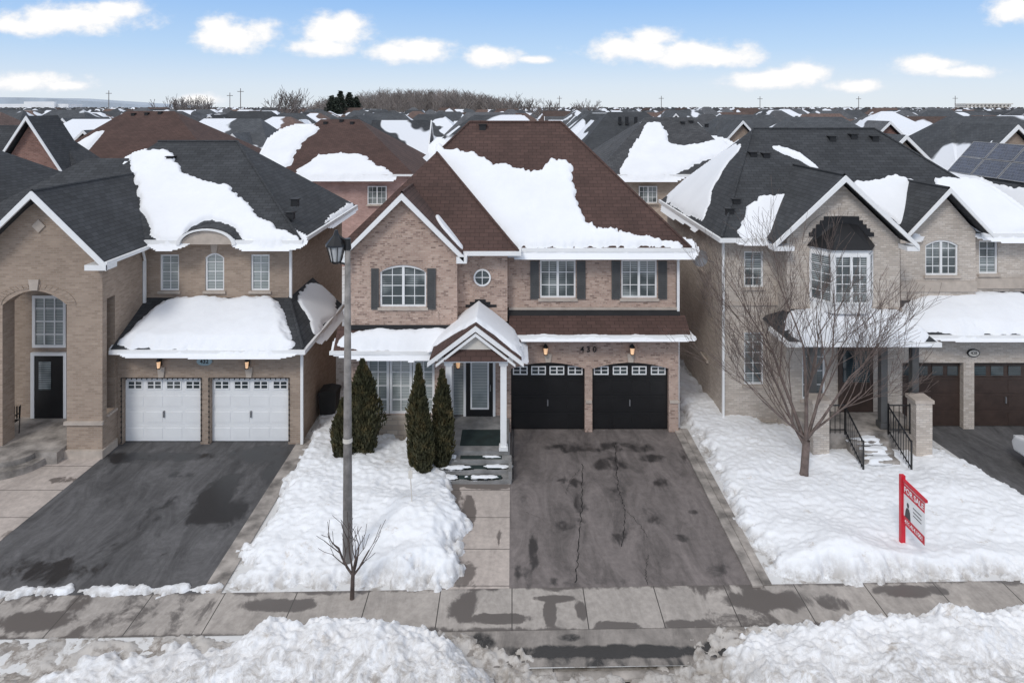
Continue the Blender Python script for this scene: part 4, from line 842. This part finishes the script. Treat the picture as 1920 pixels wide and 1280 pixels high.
# ================================================================ neighbourhood
walls=['brickT','brickR','brickP','brickB','brickC','brickT','brickR','brickT']; roofs=['bgDark','bgBrown','bgGrey','bgDark','bgDark','bgBrown','bgGrey','bgDark']
wl=['buff','red','pink','tan','pale','buff','red','buff']; rl=['charcoal','brown','grey','charcoal','charcoal','brown','grey','charcoal']
NP=8
def proto(i):
    rr=random.Random(i*11+3)
    h=thing('suburban_house','%s brick house with snow-patched %s roof'%(wl[i],rl[i]),'house',(0,0,0),'houses of the surrounding subdivision')
    hw=6.4; dp=6.3; ze=6.; rz=9.6+rr.random()*.65
    w=MB(); w.box(-hw+.4,hw-.4,-dp+.4,dp-.4,0,ze)
    gx=rr.choice([-3.0,2.8,-2.5,3.1]); gh=2.3+rr.random()*1.1
    w.prism([(gx-gh+.3,2),(gx+gh-.3,2),(gx+gh-.3,ze),(gx,ze+gh-.35),(gx-gh+.3,ze)],'y',-dp-.3,-dp+1)
    w.build('wall',h,[walls[i]])
    r=MB(); rl_=rr.uniform(.4,3.2); hip(r,-hw,hw,-dp,dp,ze,-rl_,rl_,rr.uniform(-1.8,.6),rz)
    r.prism(chevron(gx,gh,ze+gh,ze,.1),'y',-dp-.7,-1.5)
    g2=-gx*.9
    r.prism(chevron(g2,gh*.7,ze+gh*.75,ze+.02,.1),'y',-dp-.1,-2)
    w2=MB(); w2.prism([(g2-gh*.6,ze-.1),(g2+gh*.6,ze-.1),(g2,ze+gh*.6)],'y',-dp+.1,-dp+.3); w2.build('gable',h,[walls[i]])
    r.build('roof',h,[roofs[i]])
    f=MB(); f.prism(chevron(gx,gh+.06,ze+gh,ze-.06,.22),'y',-dp-.8,-dp-.705); f.prism(chevron(g2,gh*.7+.05,ze+gh*.75,ze-.05,.18),'y',-dp-.2,-dp-.105)
    f.box(-hw-.1,hw+.1,-dp-.1,-dp-.002,ze-.15,ze+.01); f.build('fascia',h,['white'])
    for xx,yy in ((gx,-dp-.3),(g2,-dp+.4)):
        window(h,xx-.7,xx+.7,3.9,5.3,yy-.15,2,3,(.5,),sill=False)
    wq=window(h,gx-.35,gx+.35,6.2,7.0,-dp-.45,2,2,sill=False)
    for k in range(3): c=MB(); x=rr.uniform(-2,2); c.box(x-.15,x+.15,1.2,1.5,rz-1.2,rz-.45); c.build('roof_vent',h,['membrane'])
    return h
protos=[proto(i) for i in range(NP)]
kids={p_:[c for c in bpy.data.objects if c.parent==p_] for p_ in protos}
sub={c:[d for d in bpy.data.objects if d.parent==c] for k_ in kids.values() for c in k_}
slots=[(22.3,51),(35.6,51),(49,51),(-1.2,59),(-46,52)]
for y in (70,84,104,119,139,154,174,190,210,228,248):
    n=int(.77*y/13)+1
    off=R.uniform(-5,5)
    for k in range(-n,n+1): slots.append((k*13.1+off+R.uniform(-.6,.6),y+R.uniform(-2.,2.)))
used=[False]*NP; cnt=0
for (x,y) in slots:
    if cnt>292: break
    i=R.randrange(NP); p_=protos[i]; rot=0 if R.random()<.78 else math.pi
    if R.random()<.1: rot=math.pi/2*R.choice([-1,1])
    if not used[i]:
        used[i]=True; p_.location=(x,y,0); cnt+=1; continue
    n=p_.copy(); COL.objects.link(n); n.location=(x,y,R.uniform(-.4,.2)); n.rotation_euler[2]=rot; n.scale=(R.uniform(.88,1.04),R.uniform(.9,1.05),R.uniform(.95,1.03)); cnt+=1
    for c in kids[p_]:
        if y>130 and not c.name.startswith(('wall','roof.','gable','fascia')): continue
        if c.name.startswith('roof_vent') and y>100: continue
        cc=c.copy(); COL.objects.link(cc); cc.parent=n
        for d in sub[c]:
            dd=d.copy(); COL.objects.link(dd); dd.parent=cc
mb=MB(); y=272
while y<1100:
    n=int(.8*y/13)
    for k in range(-n,n+1):
        x=k*13+R.uniform(-2,2); yy=y+R.uniform(-4,4); e=5.5+R.uniform(-.5,.5); z=9.2+R.uniform(-1,.7); hw=5.9; m=R.choice([0,0,1,2])
        mb.box(x-5,x+5,yy-5,yy+5,0,e,3)
        hip(mb,x-hw,x+hw,yy-6,yy+6,e,x-R.uniform(.2,2.5),x+R.uniform(.2,2.5),yy,z,m)
    y+=15 if int(y)%2 else 26
o=mb.build('distant_houses',None,['bgDark','bgBrown','bgGrey','brickT'],uv=False,kind='stuff'); o['label']='mass of snow-dusted suburban roofs reaching the horizon'; o['category']='houses'
# ================================================================ trees
def grow(mb,p,d,L,r,lv,rr,up=.12,n=5,kids_=(3,5),spread=.7,minr=.004,taper=.6,jit=.16):
    segs=3 if lv>0 else 2; pts=[p]; rad=[r]; dd=d.copy()
    for s in range(segs):
        dd=(dd+Vector((rr.uniform(-jit,jit),rr.uniform(-jit,jit),rr.uniform(-.05,.1)+up*.5))).normalized()
        q=pts[-1]+dd*(L/segs); r1=max(minr,r*(1-(1-taper)*(s+1)/segs)); mb.tube(pts[-1],q,rad[-1],r1,n if lv>1 else 4 if lv>0 else 3); pts.append(q); rad.append(r1)
    if lv<=0: return
    k=rr.randint(*kids_)
    for i in range(k):
        t=rr.uniform(.3,1.0) if i else 1.0; j=min(int(t*segs),segs-1); f=t*segs-j; b=pts[j].lerp(pts[j+1],f)
        a=dd.orthogonal().normalized(); a.rotate(Matrix.Rotation(rr.uniform(0,6.28),3,dd)); nd=(dd*(1-.35*spread)+a*spread*rr.uniform(.5,1)+Vector((0,0,up))).normalized()
        grow(mb,b,nd,L*rr.uniform(.55,.8),max(minr,rad[j]*rr.uniform(.45,.65)),lv-1,rr,up,n,kids_,spread,minr,taper,jit)
tr=thing('tree','leafless multi-stemmed tree with grey-brown bark on a snowy lawn','tree',(8.2,19.2,0))
rr=random.Random(5); T=MB(); T.tube((8.2,19.2,0),(8.22,19.2,.3),.15,.11,10); T.tube((8.22,19.2,.3),(8.28,19.2,1.15),.11,.10,10); T.build('trunk',tr,['bark'],smooth=True)
C=MB()
for k,(ax,ay,L_,r_) in enumerate([(-.65,.0,2.2,.048),(-.25,.25,2.7,.06),(.05,-.15,2.8,.065),(.35,.2,2.5,.055),(.75,-.1,2.2,.048),(-1.2,-.2,2.0,.036),(1.3,.15,2.0,.036)]):
    grow(C,Vector((8.26,19.2,.95+.05*k)),Vector((ax,ay,1)).normalized(),L_,r_,4,rr,up=.1,kids_=(3,5),spread=.55,minr=.0042,taper=.5,jit=.13)
C.build('crown',tr,['bark'],smooth=True,uv=False)
ts=thing('sapling','small bare sapling standing in the snow by the sidewalk','tree',(-3.42,14.6,0))
rr=random.Random(8); T=MB(); T.tube((-3.42,14.6,0),(-3.4,14.6,.6),.05,.04,7); T.build('trunk',ts,['barkd'],smooth=True); C=MB()
for ax,ay in ((-.7,0),(-.3,.3),(.1,-.1),(.4,.2),(.8,0),(-1.1,.1)): grow(C,Vector((-3.4,14.6,.5)),Vector((ax,ay,1)).normalized(),.65,.025,2,rr,kids_=(2,3),spread=.7,minr=.006,up=.2)
C.build('crown',ts,['barkd'],uv=False)
def cedar(x,y,h,rad,seed,lab):
    c=thing('cedar',lab,'shrub',(x,y,0),'cedars beside the porch'); rr=random.Random(seed)
    T=MB(); T.tube((x,y,0),(x,y,h*.8),.05,.02,6); T.build('trunk',c,['barkd'])
    mb=MB()
    def rd(t,a):
        b=math.sin(math.pi*min(1,(t*.9+.12)))**.6 if t<.4 else (1-((t-.4)/.6)**1.5)
        return rad*max(.02,b)*(1+.45*noise.noise(Vector((math.cos(a)*1.8,math.sin(a)*1.8,t*h*1.8+seed*7)))+.2*noise.noise(Vector((math.cos(a)*4,math.sin(a)*4,t*h*4+seed*7))))
    nr=14; rings=[]
    for j in range(nr+1):
        t=j/nr*.93; rings.append([(x+rd(t,a)*.7*math.cos(a),y+rd(t,a)*.7*math.sin(a),.1+t*h*.98) for a in [2*math.pi*k/12 for k in range(12)]])
    for j in range(nr):
        for k in range(12): l=(k+1)%12; mb.face([rings[j][k],rings[j][l],rings[j+1][l],rings[j+1][k]],0)
    for i in range(6500):
        t=rr.random()**1.15; a=rr.uniform(0,6.283); q=rd(t,a)*rr.uniform(.65,1.15); z=.12+t*h
        p_=Vector((x+q*math.cos(a),y+q*math.sin(a),z)); s=rr.uniform(.02,.05); u=Vector((math.cos(a)*.35+rr.uniform(-.4,.4),math.sin(a)*.35+rr.uniform(-.4,.4),1)).normalized(); v=u.orthogonal().normalized(); v.rotate(Matrix.Rotation(rr.uniform(0,6.28),3,u))
        mb.face([p_-v*s*.6,p_+v*s*.6,p_+u*s*3+v*s*.1,p_+u*s*2.4-v*s*.5],0)
    mb.build('crown',c,['cedar'],uv=False)
cedar(-4.5,20.5,2.75,.50,1,'broad conical brownish cedar by the front window'); cedar(-5.0,20.2,1.7,.26,6,'slim short cedar by the house corner')
cedar(-2.68,19.6,2.95,.28,2,'tall narrow brownish cedar near the porch'); cedar(-2.5,19.3,2.1,.24,3,'short narrow cedar near the porch'); cedar(-2.02,19.7,2.75,.28,4,'tall narrow brownish cedar near the porch')
rr=random.Random(3); mb=MB()
for i in range(520):
    x=rr.uniform(-90,2); y=rr.uniform(290,345); q=abs(x+42)/46; hh=(20.5-6.5*q**2.2)*rr.uniform(.82,1.03)
    mb.tube((x,y,0),(x,y,hh*.8),.22,.08,4)
    for k in range(46):
        z=hh*rr.uniform(.35,.85); a=rr.uniform(0,6.28); L_=hh*rr.uniform(.15,.32)*(1.15-z/hh); e=Vector((x+math.cos(a)*L_,y+math.sin(a)*L_*.6,min(hh,z+L_*rr.uniform(.5,1.3)))); s=Vector((x,y,z)); o_=Vector((.08,0,0)); mb.face([s-o_,s+o_,e+o_*.5,e-o_*.5])
o=mb.build('woodland',None,['farbark'],uv=False,kind='stuff'); o['label']='grove of bare brown trees beyond the roofs'; o['category']='woodland'
def spruce(x,y,h,rad,seed):
    t=thing('spruce_tree','dark green spruce rising above snowy roofs','tree',(x,y,0),'distant spruces'); rr=random.Random(seed); T=MB(); T.tube((x,y,0),(x,y,h),.25,.03,6); T.build('trunk',t,['farbark']); mb=MB()
    for i in range(2200):
        q=rr.random(); z=h*(.1+.9*q); r_=rad*(1-q)**.8*rr.uniform(.3,1.1)+.1; a=rr.uniform(0,6.28); p_=Vector((x+r_*math.cos(a),y+r_*math.sin(a),z)); s=rr.uniform(.4,.8)
        mb.face([p_+Vector((rr.uniform(-s,s),rr.uniform(-s,s),rr.uniform(-s,s)*.6)) for _ in range(3)])
    mb.build('crown',t,['spruce'],uv=False)
for k,(px,top,d) in enumerate([(622,180,225),(638,172,228),(655,174,232),(630,184,224),(668,182,236)]): spruce((px-960)*d/F,d,H+(200-top)*d/F,4.6,k)
def fartree(px,top,d,seed):
    x=(px-960)*d/F; h=H+(200-top)*d/F; t=thing('bare_tree','leafless tree standing among distant houses','tree',(x,d,0),'distant bare trees'); rr=random.Random(seed); T=MB(); T.tube((x,d,0),(x,d,h*.4),.3,.22,6); T.build('trunk',t,['farbark']); C=MB()
    for k in range(6): grow(C,Vector((x,d,h*.35)),Vector((rr.uniform(-.7,.7),rr.uniform(-.4,.4),1)).normalized(),h*.3,.16,3,rr,kids_=(3,4),minr=.05,up=.15)
    C.build('crown',t,['farbark'],uv=False)
for k,(px,top,d) in enumerate([(525,172,180),(553,173,185),(325,182,200),(362,184,190),(380,188,205),(965,182,240),(990,186,240),(1098,188,220),(1025,192,200)]): fartree(px,top,d,20+k)
for k,(px,top,d) in enumerate([(204,170,260),(431,174,255),(451,166,240),(1049,180,300),(1240,180,300),(1425,181,300),(1610,181,300),(1791,180,300)]):
    x=(px-960)*d/F; z=H+(200-top)*d/F; t=thing('utility_pole','tall thin utility pole with cross-arms','pole',(x,d,0),'utility poles along the horizon'); mb=MB(); mb.tube((x,d,0),(x,d,z),.2,.12,6); mb.build('post',t,['farbark']); mb=MB(); mb.box(x-1.1,x+1.1,d-.1,d+.1,z-1.2,z-1.0); mb.build('crossarm',t,['farbark'])
mb=MB(); pts=[(-1500,0),(-1350,26),(-1200,32),(-1050,30),(-900,20),(-760,11),(-650,0)]
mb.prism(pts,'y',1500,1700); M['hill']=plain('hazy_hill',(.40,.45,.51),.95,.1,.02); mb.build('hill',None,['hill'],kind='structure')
bd=thing('warehouse','long low white warehouse on the horizon','building',(-620,900,0)); mb=MB(); mb.box(-680,-585,900,930,0,14); mb.box(-640,-600,895,899,0,17); mb.build('wall',bd,['white'])
bd=thing('apartment_block','wide pale building with repeated window bays on the horizon','building',(610,900,0)); mb=MB(); mb.box(598,658,900,920,0,13)
for k in range(12): mb.box(599+k*5,601+k*5,898,899.9,0,14.5)
mb.box(597,659,897.5,921,13.2,14.6); mb.build('wall',bd,['offwhite'])
# ================================================================ street furniture
lp=thing('street_lamp','tall weathered concrete pole with black hanging lantern','street lamp',(-3.72,15.45,0))
mb=MB(); mb.tube((-3.72,15.45,0),(-3.72,15.45,7.35),.115,.062,14,0,True); mb.build('pole',lp,['pole'],smooth=True)
mb=MB(); mb.tube((-3.72,15.45,2.95),(-3.72,15.45,3.05),.108,.107,14); mb.build('band',lp,['offwhite'])
mb=MB(); mb.tube((-3.72,15.45,7.3),(-3.72,15.45,7.55),.085,.07,10,0,True); mb.tube((-3.72,15.45,7.48),(-3.95,15.45,7.62),.03,.03,8); mb.tube((-3.95,15.45,7.62),(-4.0,15.45,7.58),.03,.03,8); mb.build('bracket',lp,['black'])
lx=-3.98; mb=MB(); mb.tube((lx,15.45,7.42),(lx,15.45,7.62),.24,.07,8,0,True); mb.tube((lx,15.45,7.62),(lx,15.45,7.74),.07,.03,8,0,True); mb.tube((lx,15.45,7.38),(lx,15.45,7.42),.25,.24,8,0,True); mb.tube((lx,15.45,6.98),(lx,15.45,7.04),.08,.13,8,0,True)
mb.tube((-3.72,15.45,6.95),(-3.95,15.45,7.02),.025,.025,8)
for k in range(8): a=2*math.pi*(k+.5)/8; mb.tube((lx+.12*math.cos(a),15.45+.12*math.sin(a),7.03),(lx+.21*math.cos(a),15.45+.21*math.sin(a),7.39),.012,.012,4)
ln=mb.build('lantern',lp,['black']); M['frost']=plain('frosted_glass',(.55,.56,.56),.2,.05); mb=MB(); mb.tube((lx,15.45,7.04),(lx,15.45,7.38),.11,.2,8); mb.build('lamp_glass',ln,['frost'])
sk=thing('marker_stake','thin white marker stake leaning in the snow','stake',(-2.5,17.2,.3)); mb=MB(); mb.tube((-2.5,17.2,.1),(-2.56,17.15,1.45),.018,.014,6,0,True); mb.build('rod',sk,['offwhite']); mb=MB(); mb.box(-2.6,-2.5,17.13,17.145,1.2,1.4); mb.build('flag',sk,['offwhite'])
sg=thing('for_sale_sign','red and white for-sale sign hanging from a red post','sign',(9.26,16.2,0))
mb=MB(); mb.box(9.21,9.31,16.15,16.25,0,1.8); mb.build('post',sg,['red']); mb=MB(); mb.box(9.23,9.29,15.25,16.15,1.68,1.74); mb.build('arm',sg,['red'])
mb=MB(); mb.box(9.25,9.27,15.3,16.12,.70,1.64,0); bd=mb.build('board',sg,['white']); 
SM=lambda y,z,x=9.246: Matrix.Translation((x,y,z))@Matrix(((0,0,-1,0),(-1,0,0,0),(0,1,0,0),(0,0,0,1)))
mb=MB(); mb.box(9.244,9.249,15.3,16.12,1.42,1.64,0); mb.box(9.244,9.249,15.3,16.12,.70,.90,0); mb.each('red_band',sg,['red'])
text('lettering','FOR SALE',.18,SM(15.71,1.53,9.242),'white',sg,.001,.004); text('lettering','416.414.1001',.13,SM(15.71,.80,9.242),'white',sg,.001,.003)
mb=MB()
X_=9.247
def sp(pts): mb.face([(X_,a,b) for a,b in pts])
sp([(16.07,.902),(15.84,.902),(15.86,1.08),(15.9,1.15),(15.99,1.15),(16.04,1.06)]); sp([(15.945+.045*math.cos(t_),1.22+.06*math.sin(t_)) for t_ in [2*math.pi*i/12 for i in range(12)]])
mb.build('portrait',sg,['black'])
for z in (1.27,1.18,1.1): mb=MB(); mb.box(9.245,9.248,15.42,15.74,z,z+.02); mb.build('small_print',sg,['shutter'])
ch=thing('patio_chair','black metal patio chair on the entry porch','chair',(-15.6,21.1,.35))
mb=MB(); 
for a in (-.22,.22): mb.tube((-15.6+a,20.9,.35),(-15.6+a,20.9,.95),.015,.015,5); mb.tube((-15.6+a,21.3,.35),(-15.6+a,21.36,1.2),.015,.015,5); mb.tube((-15.6+a,20.9,.95),(-15.6+a,21.33,.98),.018,.018,5)
mb.build('frame',ch,['black']); mb=MB(); mb.box(-15.82,-15.38,20.9,21.3,.76,.79); mb.build('seat',ch,['black']); mb=MB()
for k in range(6): mb.box(-15.8+k*.08,-15.77+k*.08,21.31,21.34,.8,1.18)
mb.build('backrest',ch,['black'])
bn=thing('waste_bin','dark plastic bin beside the side wall','bin',(-6.15,23.2,.25)); mb=MB(); mb.prism([(-6.45,.2),(-5.95,.2),(-5.9,.85),(-6.5,.85)],'y',22.9,23.5); mb.build('body',bn,['rubber']); mb=MB(); mb.prism([(-6.52,.85),(-5.88,.85),(-5.9,.95),(-6.2,1.0),(-6.5,.95)],'y',22.86,23.54); mb.build('lid',bn,['rubber'])
M['car']=plain('white_car_paint',(.75,.75,.76),.2,.02)
cr=thing('parked_car','white car parked on the neighbouring driveway','car',(15.75,18.1,0))
mb=MB()
prof=[(20.25,.35),(20.35,.6),(20.2,.82),(19.2,1.0),(18.4,1.48),(16.9,1.5),(16.1,1.05),(15.8,.95),(15.75,.4)]
mb.prism(prof[:4]+prof[-3:],'x',14.85,16.65)
mb.prism([(19.25,.98),(18.4,1.48),(16.9,1.5),(16.05,1.02)],'x',15.0,16.5)
o=mb.build('body',cr,['car']); bv=o.modifiers.new('b','BEVEL'); bv.width=.07; bv.segments=3
mb=MB(); mb.face([(14.99,19.1,1.05),(14.99,18.42,1.42),(14.99,16.95,1.44),(14.99,16.3,1.08)]); mb.face([(15.1,19.18,1.06),(16.4,19.18,1.06),(16.35,18.46,1.475),(15.15,18.46,1.475)]); mb.build('window',cr,['glassd'])
for x in (14.86,16.44):
    for y in (19.4,16.6):
        mb=MB(); mb.tube((x,y,.33),(x+.2,y,.33),.33,.33,20,0,True); wl_=mb.build('wheel',cr,['rubber']); q=MB(); q.tube((x-.01,y,.33),(x+.02,y,.33),.2,.2,16,0,True); q.build('rim',wl_,['steel'])
for x in (14.95,16.3): mb=MB(); mb.box(x,x+.28,20.15,20.36,.62,.75); mb.build('headlight',cr,['frost'])
# ================================================================ world, sun, camera
wd=bpy.data.worlds.new('World'); scene.world=wd; wd.use_nodes=True; nt=wd.node_tree; nt.nodes.clear()
out=N(nt,'ShaderNodeOutputWorld'); bg=N(nt,'ShaderNodeBackground'); nt.links.new(bg.outputs[0],out.inputs[0]); bg.inputs[1].default_value=.1
sky=N(nt,'ShaderNodeTexSky',sky_type='NISHITA'); sky.sun_disc=False
EL,AZ=math.radians(42),math.radians(205)
sky.sun_elevation=EL; sky.sun_rotation=AZ; sky.air_density=1.0; sky.dust_density=.3; sky.ozone_density=2
tc=N(nt,'ShaderNodeTexCoord'); sx=N(nt,'ShaderNodeSeparateXYZ'); nt.links.new(tc.outputs['Generated'],sx.inputs[0])
def mth(op,a,b=None,clamp=False): return nmath(nt,op,a,b,clamp)
gr=ramp(nt,[(0,(.74,.81,.88)),(.03,(.68,.78,.90)),(.08,(.48,.67,.92)),(.16,(.29,.52,.90)),(.4,(.2,.38,.74)),(1,(.14,.29,.62))]); nt.links.new(sx.outputs[2],gr.inputs[0])
gs=N(nt,'ShaderNodeVectorMath',operation='SCALE'); nt.links.new(gr.outputs[0],gs.inputs[0]); gs.inputs['Scale'].default_value=10.3
base=mixc(nt,.92,sky.outputs[0],gs.outputs[0])
yy=mth('MAXIMUM',sx.outputs[1],.02); u=mth('DIVIDE',sx.outputs[0],yy); v=mth('DIVIDE',sx.outputs[2],yy)
cv=N(nt,'ShaderNodeCombineXYZ'); nt.links.new(u,cv.inputs[0]); nt.links.new(v,cv.inputs[1])
mpc=N(nt,'ShaderNodeMapping'); mpc.inputs['Scale'].default_value=(1,1.5,1); nt.links.new(cv.outputs[0],mpc.inputs[0])
nz=N(nt,'ShaderNodeTexNoise'); nz.inputs['Scale'].default_value=24; nz.inputs['Detail'].default_value=7; nz.inputs['Roughness'].default_value=.6; nt.links.new(mpc.outputs[0],nz.inputs['Vector'])
best=None
CL=[(130,36,175,36),(60,48,110,26),(210,18,90,28),(440,68,96,44),(410,50,54,30),(625,62,90,48),(610,88,94,26),(650,45,52,32),(765,100,115,24),(790,88,74,22),(925,108,68,26),(915,100,46,20),(1190,92,125,34),(1290,100,140,34),(1370,108,92,24),(1225,72,74,26),(1430,152,115,22),(1510,135,60,30),(1470,145,76,24),(1600,162,70,15),(1740,122,90,22),(1800,135,88,16),(1900,16,72,36),(50,154,125,24),(120,160,66,14),(370,188,70,16),(1000,112,44,10)]
for px,py,w_,h_ in CL:
    a=N(nt,'ShaderNodeVectorMath',operation='SUBTRACT'); nt.links.new(cv.outputs[0],a.inputs[0]); a.inputs[1].default_value=((px-960)/F,(200-py)/F,0)
    b=N(nt,'ShaderNodeVectorMath',operation='MULTIPLY'); nt.links.new(a.outputs[0],b.inputs[0]); b.inputs[1].default_value=(F/w_,F/h_,0)
    c=N(nt,'ShaderNodeVectorMath',operation='LENGTH'); nt.links.new(b.outputs[0],c.inputs[0])
    d=mth('SUBTRACT',1,c.outputs['Value']); best=d if best is None else mth('MAXIMUM',best,d)
dn=mth('ADD',best,mth('MULTIPLY',mth('SUBTRACT',nz.outputs[0],.5),1.5))
mr=N(nt,'ShaderNodeMapRange',interpolation_type='SMOOTHSTEP'); mr.inputs[1].default_value=-.05; mr.inputs[2].default_value=.62; nt.links.new(dn,mr.inputs[0])
front=mth('GREATER_THAN',sx.outputs[1],.03); m1=mth('MULTIPLY',mr.outputs[0],front)
nz2=N(nt,'ShaderNodeTexNoise'); nz2.inputs['Scale'].default_value=2.2; nz2.inputs['Detail'].default_value=5; nt.links.new(tc.outputs['Generated'],nz2.inputs['Vector'])  # unseen cloud cover high overhead, added to keep the skylight neutral
r2=N(nt,'ShaderNodeMapRange',interpolation_type='SMOOTHSTEP'); r2.inputs[1].default_value=.28; r2.inputs[2].default_value=.5; nt.links.new(nz2.outputs[0],r2.inputs[0])
el=N(nt,'ShaderNodeMapRange',interpolation_type='SMOOTHSTEP'); el.inputs[1].default_value=.2; el.inputs[2].default_value=.4; nt.links.new(sx.outputs[2],el.inputs[0])
m2=mth('MULTIPLY',r2.outputs[0],el.outputs[0]); mm=mth('MAXIMUM',m1,m2,True)
sh=N(nt,'ShaderNodeMapRange'); sh.inputs[1].default_value=.1; sh.inputs[2].default_value=.75; nt.links.new(dn,sh.inputs[0])
cc=mixc(nt,sh.outputs[0],(8.4,8.7,9.3),(10.8,10.6,10.3))
final=mixc(nt,mm,base,cc); nt.links.new(final,bg.inputs[0])
sl_=bpy.data.lights.new('Sun','SUN'); sl_.energy=1.3; sl_.angle=math.radians(14); sl_.color=(1,.97,.92)
so=bpy.data.objects.new('Sun',sl_); COL.objects.link(so)
dirv=Vector((math.sin(AZ)*math.cos(EL),math.cos(AZ)*math.cos(EL),math.sin(EL))); so.rotation_euler=dirv.to_track_quat('Z','Y').to_euler()
cam=bpy.data.cameras.new('Camera'); co=bpy.data.objects.new('Camera',cam); COL.objects.link(co); co.location=(0,0,H); co.rotation_euler=(math.pi/2,0,0)
cam.lens=24; cam.sensor_width=36; cam.shift_y=-(640-200)/1920; cam.clip_end=8000; scene.camera=co
scene.view_settings.view_transform='Standard'; scene.view_settings.look='None'; scene.view_settings.exposure=0
